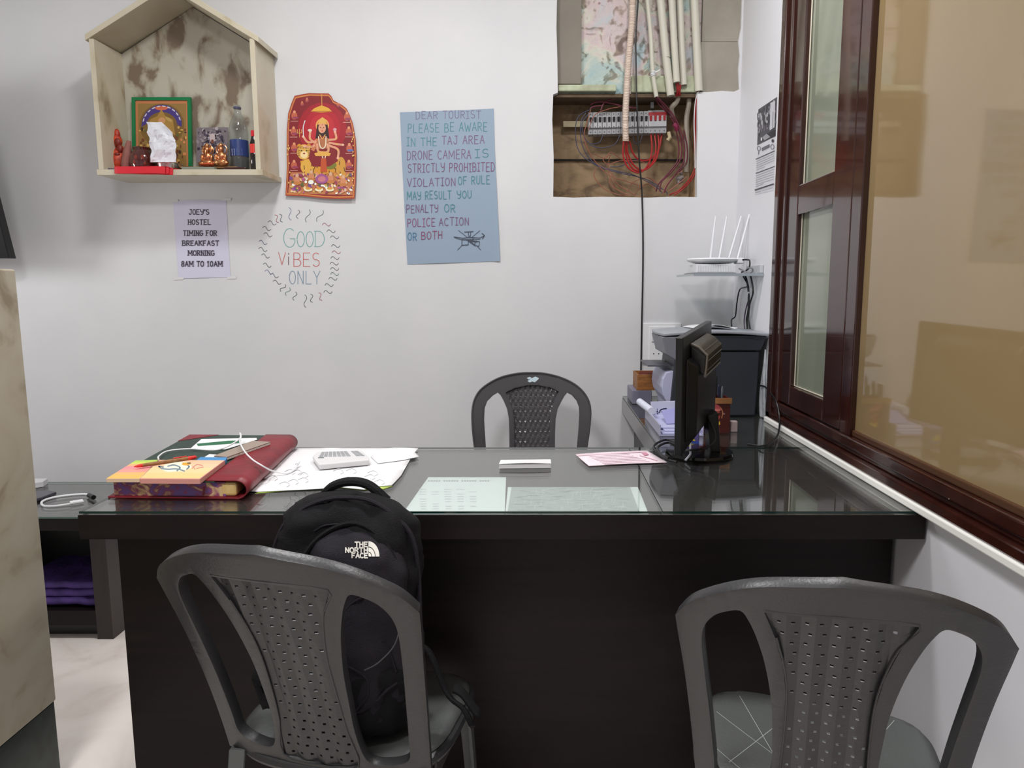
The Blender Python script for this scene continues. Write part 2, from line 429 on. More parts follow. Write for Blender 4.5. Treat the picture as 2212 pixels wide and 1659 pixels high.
# shallow upper part: old plaster between two grey boards
zc = zt + .012
MB().box(xl - .01, XR, YB + .04, YB + .07, zc, 2.66).build('old_plaster', PLASTER, wall)
x0, x1 = wp(1200, 100, YB).x, wp(1258, 100, YB).x
MB().box(x0, x1 - .003, YB + .022, YB + .04, wp(1230, 178, YB).z, 2.62).build('grey_panel', CEMENT2, wall, bevel=.002)
x2, x3 = wp(1516, 100, YB).x, wp(1606, 100, YB).x
MB().box(x2, x3, YB + .012, YB + .04, wp(1516, 200, YB).z, wp(1516, 88, YB).z).build('cement_panel', CEMENT, wall)
MB().box(x2 + .003, x3, YB + .014, YB + .04, wp(1516, 87, YB).z, 2.62).build('cement_panel', CEMENT, wall)
x4, x5 = wp(1206, 190, YB).x, wp(1332, 190, YB).x
MB().box(x4, x5, YB + .01, YB + .05, wp(1230, 195, YB).z, wp(1230, 181, YB).z).build('plaster_ledge', LEDGEM, wall, bevel=.004)
m = MB(); m.box(wp(1365, 190, YB).x, wp(1515, 190, YB).x, YB + .02, YB + .05, wp(1400, 196, YB).z, wp(1400, 160, YB).z)
m.build('plaster_ledge', LEDGEM, wall, bevel=.004)
MB().box(xl - .01, xr + .01, YB + .03, YB + DEEP, wp(1230, 206, YB).z, zc).build('recess_lintel', mat('brown_lintel', (104, 86, 66), .8, c2=(84, 68, 50), scale=12), wall)

# right wall: opening for the window from y = WY0 to WY1
WY1, WY0, WZ0, WZ1 = 2.47, .25, .762, 2.7
m = MB()
m.box(XR, XR + .12, -2.7, YB + .15, 0, WZ0)
m.box(XR, XR + .12, WY1, YB + .001, WZ0, CEIL)
m.box(XR, XR + .12, -2.7, WY0, WZ0, CEIL)
m.box(XR, XR + .12, WY0, WY1, WZ1, CEIL)
m.build('wall_right', RWHITE)['kind'] = 'structure'
MB().box(XR - .034, XR - .0005, -.6, WY1 + .01, .7605, .777).build('trim_1', mat('white_ledge', (232, 231, 226), .45), bevel=.003)['kind'] = 'structure'
# marble clad half-height partition at the left
pw = MB().box(-1.62, -1.2, .05, 1.66, .215, 1.262).build('wall_partition', PMARBLE, bevel=.004)
pw['kind'] = 'structure'
MB().box(-1.615, -1.203, .052, 1.657, 0, .215).build('baseboard_1', GREENM, bevel=.003)['kind'] = 'structure'

# window on the right wall
win = empty('window_1', (XR, (WY0 + WY1) / 2, 1.6), kind='structure')
XF = XR - .028
m = MB()   # outer frame: stepped moulding
for (a, b, dx) in ((WY1 - .028, WY1 + .012, 0), (WY1 - .075, WY1 - .028, .012), (WY1 - .088, WY1 - .07, .004)):
    m.box(XF + dx, XR + .09, a, b, .778, WZ1)
for (a, b, dx) in ((.776, .800, 0), (.800, .815, .014), (.815, .842, .006)):
    m.box(XF + dx, XR + .09, WY0, WY1 + .012, a, b)
m.box(XF, XR + .09, WY0, WY1, WZ1 - .05, WZ1)
m.box(XF, XR + .09, WY0 - .02, WY0 + .05, .778, WZ1)
m.build('window_frame', MAHOG, win, bevel=.004)
m = MB(); m.box(XF + .012, XR + .09, 1.826, 1.884, .842, WZ1 - .05); m.build('mullion', MAHOG, win, bevel=.003)
m = MB()   # fixed pane bead
m.box(XF + .02, XR + .08, WY0 + .05, 1.826, .842, .858)
m.build('glazing_bead', BEAD, win, bevel=.003)
m = MB(); m.tube([(XF + .03, WY0 + .05, .862), (XF + .03, 1.822, .862), (XF + .03, 1.822, WZ1 - .05)], .0022, 6)
m.build('putty_line', PUTTY, win)
MB().box(XR + .0, XR + .006, WY0 + .05, 1.826, .858, WZ1 - .05).build('tan_pane', TANGL, win)
sash = MB()
XS = XF + .012
z_lo, z_m0, z_m1 = .908, 1.444, 1.535
sash.box(XS, XR + .06, 2.286, 2.392, .846, WZ1 - .05)
sash.box(XS, XR + .06, 1.886, 2.010, .846, WZ1 - .05)
sash.box(XS + .001, XR + .059, 2.010, 2.286, .846, z_lo)
sash.box(XS + .001, XR + .059, 2.010, 2.286, z_m0, z_m1)
so_ = sash.build('sash', MAHOG, win, bevel=.004)
for za, zb_ in ((z_lo, z_m0), (z_m1, WZ1 - .05)):
    MB().box(XR + .004, XR + .009, 2.005, 2.29, za - .004, zb_ + .004).build('sash_glass', GREENGL, so_)
    MB().tube([(XR - .0, 2.284, zb_), (XR - .0, 2.284, za + .003), (XR - .0, 2.012, za + .003)], .0022, 6).build('putty_line', PUTTY, so_)

# ================================================================== MARBLE SHRINE ON THE WALL
YF = YB - .2
SX0, SX1, SZ0 = -1.717, -1.088, 1.651
EZ, AX, AZ = 2.158, -1.402, 2.337
shr = empty('wall_shrine', ((SX0 + SX1) / 2, YB, SZ0), 'house-shaped beige marble shrine box on the white wall, stained inside', 'shrine')
T = .019
MB().box(SX0 - .006, SX1 + .004, YF - .004, YB - .001, SZ0, SZ0 + .022).build('shelf_slab', MARBLE, shr, bevel=.002)
MB().box(SX0, SX0 + T, YF, YB - .001, SZ0 + .022, EZ - .006).build('side_panel', mat('streaked_marble', (194, 186, 166), .4, c2=(140, 124, 100), c3=(184, 174, 150), scale=9, detail=8, lo=.48, hi=.68, stretch=(1, 1, .5)), shr, bevel=.0015)
MB().box(SX1 - T - .004, SX1 - .004, YF, YB - .001, SZ0 + .022, EZ - .006).build('side_panel', MARBLE, shr, bevel=.0015)
MB().prism([(SX0 - .012, YF - .003, EZ - .014), (SX0 - .012, YF - .003, EZ + .008), (AX, YF - .003, AZ + .02), (AX, YF - .003, AZ - .004)], (0, .2, 0)).build('roof_slab', MARBLE, shr, bevel=.0015)
MB().prism([(SX1 + .012, YF - .003, EZ - .020), (SX1 + .012, YF - .003, EZ + .002), (AX + .0005, YF - .003, AZ + .02), (AX + .0005, YF - .003, AZ - .004)], (0, .2, 0)).build('roof_slab', MARBLE, shr, bevel=.0015)
MB().prism([(SX0 + T, YB - .014, SZ0 + .022), (SX1 - T - .004, YB - .014, SZ0 + .022), (SX1 - T - .004, YB - .014, EZ - .004), (AX, YB - .014, AZ - .006), (SX0 + T, YB - .014, EZ - .004)], (0, .012, 0)).build('back_panel', STAINED, shr)
SZ = SZ0 + .0225      # top of the shelf slab

# -- things in the shrine
def spx(px, Y): return onY(px, 300, Y).x
# green framed picture
Yp = YB - .03
pic = empty('framed_picture', (spx(350, Yp), Yp, SZ), 'green framed gold picture of a deity leaning inside the marble shrine', 'picture')
def pf(x, y, o): return onY(210 + x / 5.672, 200 + y / 5.672, Yp) - Vector((0, .006 + o, 0))
q = [(430, 60), (1150, 60), (1165, 905), (440, 905)]
qi = [(472, 98), (1112, 98), (1125, 905), (482, 905)]
m = MB(); P = [pf(x, y, 0) for x, y in q]; Q = [pf(x, y, 0) for x, y in qi]
for i in range(4):
    j = (i + 1) % 4
    m.hexa([P[i], P[j], Q[j], Q[i]], [p + Vector((0, .012, 0)) for p in (P[i], P[j], Q[j], Q[i])])
m.build('picture_frame', mat('green_frame', (18, 120, 70), .35), pic)
a = Art(lambda x, y, o: pf(x, y, o - .004))
OR, GO, DG, PU = (205, 130, 80), (170, 125, 55), (120, 84, 40), (72, 56, 130)
a.poly([(465, 92), (1118, 92), (1130, 905), (475, 905)], (196, 124, 80))
a.poly([(500, 135), (1090, 135), (1098, 905), (510, 905)], (150, 118, 62))
a.ell(795, 400, 275, 265, (126, 96, 44), 24)
a.poly([(545, 420)] + [(795 + 248 * math.cos(R(t)), 400 - 250 * math.sin(R(t))) for t in range(170, 5, -8)] + [(1040, 420)] + [(795 + 190 * math.cos(R(t)), 410 - 170 * math.sin(R(t))) for t in range(5, 176, 8)], PU)
a.ell(790, 190, 82, 26, (214, 108, 70), 14)
for t in range(20, 165, 16): a.ell(795 + 232 * math.cos(R(t)), 400 - 232 * math.sin(R(t)), 26, 8, (214, 208, 214), 8, rot=R(90 - t))
a.poly([(790, 205), (840, 290), (930, 330), (960, 520), (620, 520), (650, 330), (740, 290)], (172, 132, 62))
a.ell(795, 345, 44, 40, (206, 152, 104), 14); a.ell(880, 330, 50, 18, (190, 160, 90), 10, rot=.6)
for k in range(60):
    x = random.choice([random.uniform(505, 700), random.uniform(960, 1090)]); y = random.uniform(420, 890)
    a.ell(x, y, random.uniform(8, 22), random.uniform(8, 26), random.choice([(210, 170, 90), (120, 70, 40), (96, 100, 50), (214, 140, 90), (70, 50, 40)]), 8)
a.build('picture_print', pic)

# orange idol
def blob(name, mt, parent, items, **k):
    m = MB()
    for it in items: m.ball(*it)
    return m.build(name, mt, parent, smooth=True, **k)
X = spx(252, YB - .10); Yi = YB - .10
ido = empty('orange_idol', (X, Yi, SZ), 'small orange painted idol standing beside the dark glass jar in the shrine', 'idol')
ORM = mat('orange_paint', (206, 70, 26), .45, c2=(150, 40, 22), scale=40, lo=.4, hi=.6)
blob('body', ORM, ido, [((X - .002, Yi, SZ + .05), (.034, .03, .05)), ((X - .016, Yi, SZ + .06), (.014, .016, .06)), ((X + .012, Yi, SZ + .075), (.02, .02, .034)), ((X, Yi, SZ + .125), (.02, .018, .026)), ((X + .003, Yi, SZ + .15), (.011, .011, .022))])
blob('face', mat('dark_red_paint', (120, 36, 24), .5), ido, [((X + .012, Yi - .016, SZ + .118), (.012, .008, .016)), ((X + .02, Yi - .018, SZ + .092), (.011, .008, .016)), ((X + .008, Yi - .02, SZ + .07), (.012, .009, .008))])
# pinkish cloth-wrapped stick between idol and jar
X = spx(270, YB - .13)
MB().tube([(X - .006, YB - .13, SZ), (X - .004, YB - .13, SZ + .03), (X + .006, YB - .13, SZ + .08), (X + .012, YB - .125, SZ + .12)], [.014, .018, .015, .008], 12).build('wrapped_bundle', mat('pinkish_cloth', (142, 92, 84), .8, bump=.4), smooth=True)
tag(bpy.data.objects['wrapped_bundle'], 'dusky pink wrapped bundle leaning against the dark glass jar', 'bundle')
# dark red glass jar
X = spx(304, YB - .13); Yj = YB - .12
jar = empty('glass_jar', (X, Yj, SZ), 'round dark red glass jar standing in the marble shrine', 'jar')
JR = mat('dark_red_glass', (70, 22, 20), .08, coat=.8)
MB().lathe([(.03, 0), (.044, .01), (.05, .035), (.048, .06), (.036, .08), (.034, .084), (.038, .092), (.036, .094), (.028, .092)], 32, (X, Yj, SZ)).build('jar_body', JR, jar, smooth=True)
m = MB()
for i in range(7): m.ball((X + .034 * math.cos(i * .9 - 2.6), Yj - .03 * abs(math.sin(i * .9 - 2.6)) - .018, SZ + .04 + .012 * math.sin(i * 2)), (.007, .004, .01), 8, 6)
m.build('embossed_pattern', mat('maroon_relief', (120, 52, 44), .25), jar, smooth=True)
# steel cup with a crumpled white paper
X = spx(364, YB - .12); Yc = YB - .125
cup = empty('steel_cup', (X, Yc, SZ), 'low steel cup with a red foot under the crumpled white paper', 'cup')
MB().lathe([(.045, .012), (.047, .03), (.048, .032), (.0455, .032), (.043, .014)], 28, (X, Yc, SZ)).build('cup_body', STEEL, cup, smooth=True)
MB().lathe([(.042, 0), (.044, .004), (.044, .0118)], 28, (X, Yc, SZ)).build('cup_foot', mat('red_enamel', (170, 30, 40), .3), cup, smooth=True)
def crump(u, v):
    w = .100; h = .150; x = (u - .5) * w + .004 * math.sin(v * 5); z = v * h
    z += -.10 * max(0, u - .6) * (v > .5) * (v) ; x += .004 * noise.noise(Vector((1, v * 6, 3))) * (u - .5) * 4
    y = .010 * noise.noise(Vector((u * 3.1, v * 4.3, 2.1))) + .005 * noise.noise(Vector((u * 9, v * 9, 5)))
    return Vector((X - .001 + x, Yc - .046 + y, SZ + .0315 + z))
m = MB(); m.grid(crump, 12, 16)
tag(m.build('crumpled_paper', mat('crumpled_white_paper', (212, 214, 222), .5), solid=.0006), 'crumpled white paper sheet stood up in the steel cup', 'paper')
# red folded cloth over the shelf edge
X0, X1 = spx(248, YF), spx(366, YF)
def redc(k):
    def fn(u, v):
        x = X0 + .0 + (X1 - X0 + .012 * (1 - k)) * u; t = v * 3
        if t < 1: p = (YF + .06 * (1 - t) - .004, SZ + .003 + k * .003)
        elif t < 1.3: p = (YF - .006 - .004 * k - .003, SZ + .002 + k * .003 - .004 * (t - 1))
        else: p = (YF - .009 - .004 * k, SZ - .0165 * (t - 1.3) / 1.7 * (1 + .25 * u) - .003 * k * 0)
        return Vector((x + .004 * v * (u - .5) - .006 * v * u, p[0] + .0015 * math.sin(u * 9 + k), p[1] + .002 * math.sin(u * 5 + k * 2) * (v > .4)))
    return fn
m = MB()
for k in range(3): m.grid(redc(k), 16, 14)
tag(m.build('hanging_cloth', mat('bright_red_cloth', (206, 22, 40), .6), solid=.0015, smooth=True), 'bright red folded cloth hanging over the shrine shelf edge', 'cloth')
# pens / dark object left
tag(MB().tube([(spx(226, YF + .03), YF + .03, SZ + .005), (spx(262, YF + .06), YF + .05, SZ + .005)], .0045, 8).build('incense_packet', mat('dark_blue_packet', (52, 44, 80), .4), smooth=True), 'dark blue incense packet lying beside the red cloth', 'packet')
# two flat brown boards with a wooden edge, and a grey matchbox
X0, X1 = spx(360, YF + .05), spx(520, YF + .05)
tr = empty('wooden_tray', ((X0 + X1) / 2, YF + .08, SZ), 'thin dark wooden tray lying under the copper figurines', 'tray')
MB().box(X0 + .005, X1 - .01, YF + .075, YB - .06, SZ, SZ + .016).build('tray_base', mat('dark_brown_wood', (52, 26, 20), .4), tr, bevel=.002)
MB().box(X0, X1 - .03, YF + .072, YB - .055, SZ + .016, SZ + .022).build('tray_board', mat('tan_board', (170, 128, 84), .5), tr, bevel=.0015)
tag(MB().box(spx(388, YF + .03), spx(459, YF + .03), YF + .03, YF + .055, SZ, SZ + .014).build('matchbox', mat('grey_green_box', (128, 134, 122), .6), bevel=.0015), 'small grey green matchbox at the front of the shrine shelf', 'box')
tag(MB().box(spx(480, YF + .04), spx(528, YF + .04), YF + .035, YF + .07, SZ, SZ + .014).build('incense_holder', mat('deep_maroon_wood', (50, 18, 18), .35), bevel=.004), 'deep maroon wooden block on the shelf before the water bottle', 'block')
# two copper figurines
COPPER = mat('copper', (190, 110, 80), .3, metal=.9, c2=(206, 152, 100), scale=60)
def fig(px, Y, s, label, kind):
    X = spx(px, Y); Z = SZ + .0225
    e = empty('copper_figurine', (X, Y, Z), label, 'figurine')
    it = [((X, Y, Z + .014 * s), (.026 * s, .018 * s, .014 * s)), ((X, Y, Z + .034 * s), (.016 * s, .013 * s, .018 * s)), ((X, Y - .002, Z + .058 * s), (.0105 * s, .0105 * s, .0125 * s)),
          ((X, Y, Z + .072 * s), (.007 * s, .007 * s, .009 * s)), ((X - .016 * s, Y - .006, Z + .03 * s), (.006 * s, .007 * s, .013 * s)), ((X + .016 * s, Y - .006, Z + .03 * s), (.006 * s, .007 * s, .013 * s)),
          ((X - .017 * s, Y - .01, Z + .011 * s), (.012 * s, .009 * s, .008 * s)), ((X + .017 * s, Y - .01, Z + .011 * s), (.012 * s, .009 * s, .008 * s))]
    if kind: it += [((X, Y - .012 * s, Z + .046 * s), (.004 * s, .005 * s, .013 * s)), ((X - .012 * s, Y, Z + .06 * s), (.007 * s, .003 * s, .01 * s)), ((X + .012 * s, Y, Z + .06 * s), (.007 * s, .003 * s, .01 * s))]
    blob('body', COPPER, e, it)
    m = MB(); m.tube([(X + .019 * s * math.cos(t * math.pi / 8), Y + .006, Z + .058 * s + .018 * s * math.sin(t * math.pi / 8)) for t in range(17)], .0022 * s, 6, cap=False)
    m.build('halo_ring', COPPER, e, smooth=True)
fig(446, YB - .105, 1.15, 'copper seated figurine with an orange base, nearer the green frame', 1)
fig(476, YB - .125, 1.12, 'copper seated figurine on the tray edge, nearer the water bottle', 0)
X = spx(446, YB - .13)
tag(MB().ball((X, YB - .135, SZ + .028), (.03, .018, .007), 14, 6).build('powder_heap', mat('orange_powder', (176, 72, 30), .8), smooth=True), 'orange powder mound at the feet of the copper figurines', 'powder')
# black and white photo card behind them
def bf(x, y, o): return onY(210 + x / 5.672, 200 + y / 5.672, YB - .045) - Vector((0, o, 0))
m = MB(); q = [(1215, 430), (1600, 425), (1600, 860), (1215, 860)]
m.prism([bf(x, y, 0) for x, y in q], (0, .003, 0))
card = m.build('photo_card', mat('grey_card', (120, 112, 118), .5)); tag(card, 'dark purple grey photo card standing behind the copper figurines', 'card')
a = Art(lambda x, y, o: bf(x, y, o + .0004))
for k in range(130):
    x = random.gauss(1410, 100); y = random.gauss(560, 90)
    if 1222 < x < 1590 and 435 < y < 850: a.ell(x, y, random.uniform(6, 26), random.uniform(6, 22), random.choice([(40, 32, 48), (58, 48, 66), (150, 140, 146), (90, 80, 96), (176, 168, 172)]), 7, rot=random.uniform(0, 3))
a.ell(1415, 560, 34, 60, (196, 180, 182), 12); a.ell(1415, 600, 20, 26, (120, 70, 60), 10)
a.build('print', card)
# water bottle
Yw = YB - .085; X = spx(516, Yw); sc = 1.0
bot = empty('water_bottle', (X, Yw, SZ), 'half-full clear plastic water bottle with a blue label in the shrine', 'bottle')
CLEAR = glass_mat('clear_plastic', (235, 238, 240), .05, 1.45, dirt=.10, dirt_c=(190, 190, 184))
prof = [(.021, 0), (.034, .004), (.036, .012), (.0345, .03), (.036, .045), (.036, .05), (.0345, .055), (.0345, .112), (.036, .117), (.0365, .14), (.034, .158), (.026, .178), (.016, .196), (.0135, .204), (.0135, .214), (.015, .2145), (.015, .218), (.0125, .2185), (.0125, .226)]
zs = 1.17
MB().lathe([(r, z * zs) for r, z in prof], 32, (X, Yw, SZ)).build('bottle_shell', CLEAR, bot, smooth=True, ang=60)
MB().lathe([(.0352, .056 * zs), (.0352, .11 * zs)], 32, (X, Yw, SZ), cap=False).build('label', mat('blue_label', (44, 62, 118), .35), bot, smooth=True)
MB().lathe([(.0148, .2145 * zs), (.0148, .2195 * zs)], 24, (X, Yw, SZ)).build('neck_ring', mat('navy_ring', (50, 52, 110), .4), bot, smooth=True)
MB().lathe([(.019, .003), (.0325, .006), (.0342, .013), (.033, .03), (.0342, .045), (.033, .055), (.033, .112), (.0342, .117), (.0345, .128)], 28, (X, Yw, SZ)).build('water', glass_mat('still_water', (150, 160, 165), .02, 1.33, dirt=.25, dirt_c=(110, 116, 120)), bot, smooth=True)
a = Art(lambda x, y, o: Vector((X + x, Yw - math.sqrt(.0354 ** 2 - x * x) - o, SZ + y)), 4e-5)
a.rect(-.018, .066, -.006, .092, (190, 200, 220))
for k in range(6): a.rect(-.016 + k * .0016, .07, -.0154 + k * .0016, .088, (44, 62, 118))
for k in range(5): a.rect(.002, .068 + k * .0055, .022, .0695 + k * .0055, (120, 140, 190))
a.build('label_print', bot)
# little dark drink bottle with red cap
Ys = YB - .16; X = spx(549, Ys)
sb = empty('drink_bottle', (X, Ys, SZ), 'small dark drink bottle with a red cap against the shrine side', 'bottle')
MB().lathe([(.013, 0), (.0175, .004), (.0175, .065), (.0165, .07), (.0175, .076), (.0175, .1), (.013, .118), (.0095, .13)], 24, (X, Ys, SZ)).build('bottle_body', mat('dark_cola', (28, 16, 16), .12, coat=.5), sb, smooth=True, ang=60)
MB().lathe([(.0178, .066), (.0178, .1)], 24, (X, Ys, SZ), cap=False).build('label', mat('red_label', (214, 52, 40), .4), sb, smooth=True)
MB().lathe([(.0112, .13), (.0115, .132), (.0115, .15), (.01, .152)], 20, (X, Ys, SZ)).build('cap', mat('red_cap', (206, 30, 44), .35), sb, smooth=True)

# ================================================================== POSTERS AND WRITING ON THE WALL
c2 = lambda x, y: (340 + x / 3.317, 180 + y / 3.317)
# red deity poster
out = [c2(*p) for p in [(985, 92), (1040, 80), (1090, 72), (1160, 74), (1230, 75), (1250, 95), (1265, 125), (1330, 160), (1360, 185), (1382, 230), (1405, 290), (1425, 400), (1432, 520), (1428, 700), (1420, 830), (1300, 832), (1200, 828), (1050, 812), (925, 808), (930, 700), (935, 600), (932, 500), (932, 350), (940, 220), (965, 140)]]
def pcurl(x, y):
    return .003 + .010 * (y - 200) / 230 + .003 * (x - 620) / 150
def pfn(x, y, o=0): return onY(x, y, YB) - Vector((0, pcurl(x, y) + o, 0))
m = sheet(out, [], lambda x, y: pfn(x, y, 0), 10)
ros = m.build('picture_poster', mat('poster_backing', (150, 40, 36), .35)); tag(ros, 'red and gold wavy-edged poster of a goddess riding a tiger', 'poster')
a = Art(lambda x, y, o: pfn(*c2(x, y), .0004 + o), 1.2e-5)
def grow(k, cx=1180, cy=450): return [((x * 3.317 - 340 * 3.317 - cx) * k + cx, (y * 3.317 - 180 * 3.317 - cy) * k + cy) for x, y in out]
a.poly(grow(1.0), (160, 60, 36)); a.poly(grow(.975), (204, 128, 66)); a.poly(grow(.95), (128, 22, 32))
a.poly([(960, 640), (1410, 640), (1406, 805), (945, 790)], (190, 120, 76))
a.ell(1185, 330, 175, 190, (160, 22, 38)); a.ell(1185, 330, 130, 150, (176, 26, 42)); a.ell(1185, 330, 90, 110, (190, 40, 50))
# chain and lamp canopy
a.stroke([(1180, 80), (1182, 165)], 5, (206, 150, 70)); a.poly([(1100, 205), (1130, 180), (1180, 160), (1230, 180), (1256, 205), (1180, 212)], (222, 170, 60)); a.stroke([(1105, 203), (1252, 203)], 4, (160, 90, 40))
# small side figures
for i, (x, y) in enumerate([(985, 235), (980, 350), (985, 465), (985, 590), (1362, 245), (1376, 350), (1380, 470), (1378, 590), (1040, 150), (1075, 125), (1300, 160)]):
    s_ = .5 if i > 7 else 1
    a.ell(x, y, 22 * s_, 28 * s_, (190, 96, 70), 10); a.ell(x, y - 28 * s_, 10 * s_, 11 * s_, (220, 150, 110), 8); a.ell(x + 8 * s_, y + 14 * s_, 24 * s_, 9 * s_, (150, 60, 90) if i != 6 else (96, 110, 170), 8)
    if i < 8: a.stroke([(x - 26, y + 38), (x + 26, y + 38)], 3, (230, 190, 170))
# tiger body
TG, TK = (214, 150, 50), (74, 40, 22)
a.poly([(1030, 560), (1100, 540), (1180, 560), (1290, 545), (1340, 580), (1362, 690), (1330, 700), (1300, 640), (1200, 655), (1120, 650), (1075, 670), (1045, 640)], TG)
a.ell(1080, 600, 48, 52, (222, 170, 70)); a.ell(1320, 600, 36, 70, (206, 150, 60))
a.ell(1055, 495, 50, 55, (226, 176, 84)); a.ell(1022, 452, 15, 15, TG); a.ell(1090, 452, 15, 15, TG); a.ell(1057, 515, 26, 26, (240, 214, 160)); a.ell(1057, 506, 8, 6, (150, 60, 50)); a.ell(1038, 486, 7, 5, (60, 80, 40)); a.ell(1076, 486, 7, 5, (60, 80, 40))
for k in range(26):
    x = random.uniform(1045, 1350); y = random.uniform(560, 660); a.stroke([(x, y), (x + random.uniform(-8, 8), y + 26)], 5, TK)
for k in range(7): a.stroke([(1015 + k * 13, 455), (1020 + k * 11, 470)], 4, TK)
for dx, s_ in ((-46, 1), (46, -1)):
    for k in range(4): a.stroke([(1057 + dx, 480 + k * 14), (1057 + dx + s_ * 14, 484 + k * 13)], 4, TK)
a.ell(1245, 590, 45, 30, (120, 120, 40))
# goddess: halo, hair, dress, arms
a.ell(1187, 305, 48, 50, (230, 170, 90)); a.ell(1187, 305, 38, 42, (206, 110, 50))
a.poly([(1150, 300), (1225, 300), (1240, 420), (1135, 420)], (50, 28, 26))
SK, RD, GD = (224, 160, 128), (130, 26, 34), (222, 174, 90)
a.poly([(1105, 470), (1160, 380), (1215, 380), (1275, 470), (1300, 560), (1240, 600), (1120, 600), (1090, 540)], RD)
a.poly([(1140, 400), (1230, 395), (1245, 470), (1130, 475)], (178, 112, 74))
a.poly([(1105, 480), (1140, 400), (1160, 400), (1130, 490)], (200, 120, 80))
a.ell(1185, 325, 27, 36, SK, 16); a.poly([(1155, 300), (1165, 262), (1187, 245), (1210, 262), (1218, 300), (1187, 290)], GD)
a.ell(1175, 322, 5, 3, (50, 30, 30), 8); a.ell(1196, 322, 5, 3, (50, 30, 30), 8); a.ell(1186, 344, 8, 3, (180, 40, 50), 8); a.stroke([(1186, 325), (1187, 334)], 3, (190, 120, 96)); a.ell(1186, 300, 3, 4, (190, 20, 30), 6)
for P_ in [[(1140, 420), (1085, 425), (1050, 385)], [(1135, 430), (1100, 400), (1100, 350)], [(1235, 410), (1285, 400), (1278, 350)], [(1240, 430), (1290, 440), (1335, 445)], [(1130, 450), (1100, 460), (1060, 455)], [(1240, 450), (1300, 480), (1300, 540)], [(1150, 440), (1160, 490), (1205, 500)], [(1225, 440), (1230, 490), (1180, 505)]]:
    a.stroke(P_, 15, SK, curve=True)
    a.ell(P_[-1][0], P_[-1][1], 10, 9, (236, 180, 150), 8); a.ell(P_[1][0], P_[1][1], 6, 8, GD, 8)
a.stroke([(1053, 385), (1050, 320), (1062, 272)], 6, (226, 226, 230), curve=True)
a.stroke([(1025, 390), (1022, 330)], 4, GD); a.stroke([(1008, 335), (1008, 360), (1038, 360), (1038, 335)], 4, GD)
a.ell(1098, 340, 16, 9, (226, 214, 200), 10); a.ell(1277, 335, 13, 11, (214, 160, 170), 10)
a.stroke([(1160, 385), (1170, 450), (1190, 470), (1210, 450), (1214, 385)], 7, (236, 226, 200), curve=True); a.stroke([(1168, 372), (1188, 400), (1208, 372)], 6, GD, curve=True)
a.stroke([(1185, 510), (1200, 560), (1215, 510)], 6, (240, 236, 220), curve=True)
a.poly([(1130, 505), (1190, 490), (1250, 505), (1240, 525), (1140, 525)], (226, 170, 80)); a.poly([(1180, 540), (1215, 540), (1225, 640), (1175, 640)], (190, 80, 40))
# flower heap at the bottom
FL = [(120, 70, 140), (214, 150, 120), (230, 200, 150), (236, 236, 226), (150, 60, 90), (96, 100, 60), (220, 140, 60), (180, 90, 150), (206, 170, 90)]
for k in range(150):
    x = random.uniform(965, 1400); y = random.uniform(655, 795); a.ell(x, y, random.uniform(6, 18), random.uniform(4, 12), random.choice(FL), 7, rot=random.uniform(0, 3))
for x, y in [(1010, 700), (1340, 710), (1112, 675), (1250, 690)]:
    a.ell(x, y, 22, 34, (206, 136, 96), 12); a.ell(x, y - 36, 12, 14, (214, 170, 140), 10); a.ell(x, y + 20, 30, 12, (190, 120, 60), 10)
a.ell(1187, 690, 48, 34, (160, 84, 140), 14); a.ell(1187, 690, 28, 20, (200, 120, 130), 12); a.ell(1110, 712, 20, 16, (230, 236, 226), 12)
for x in (1090, 1168, 1245): a.ell(x, 765, 30, 14, (236, 226, 190), 12); a.ell(x, 757, 20, 10, (206, 150, 60), 10)
for k in range(26): a.ell(random.choice([random.uniform(940, 960), random.uniform(1395, 1415)]), random.uniform(250, 780), 4, 7, (236, 196, 110), 6)
a.build('print', ros)

# breakfast notice
sh = [(374, 434), (430, 432), (489, 433), (493, 515), (498, 599), (440, 600), (386, 602), (380, 520)]
def nfn(x, y, o=0): return onY(x, y, YB) - Vector((0, .0012 + .0018 * math.sin((x - 380) / 35.0) ** 2 + o, 0))
nt_ = sheet(sh, [], lambda x, y: nfn(x, y), 12).build('notice_sign', mat('lilac_paper', (204, 202, 222), .5)); tag(nt_, 'white sheet with the printed breakfast timing taped under the marble shrine', 'notice')
a = Art(lambda x, y, o: nfn(*c2(x, y), .0003 + o), 1e-5)
INK = (58, 52, 64)
for t, x0, x1, y0, y1 in [("JOEY'S", 227, 373, 905, 940), ('HOSTEL', 222, 385, 978, 1012), ('TIMING FOR', 187, 427, 1056, 1091), ('BREAKFAST', 181, 442, 1129, 1162), ('MORNING', 222, 410, 1199, 1233), ('8AM TO 10AM', 174, 468, 1276, 1311)]:
    a.text(t, x0, x1, y0, y1, 6.5, INK, serif=True, gap=.25)
a.build('printed_lettering', nt_)
for p in ([(85, 838), (150, 832), (152, 850), (88, 856)], [(470, 820), (530, 822), (528, 842), (470, 840)], [(500, 1385), (565, 1380), (566, 1400), (502, 1402)], [(120, 1392), (190, 1388), (190, 1406), (122, 1410)]):
    a = Art(lambda x, y, o: nfn(*c2(x, y), .0006 + o), 1e-5); a.poly(p, (214, 214, 216)); a.build('tape_strip', nt_)

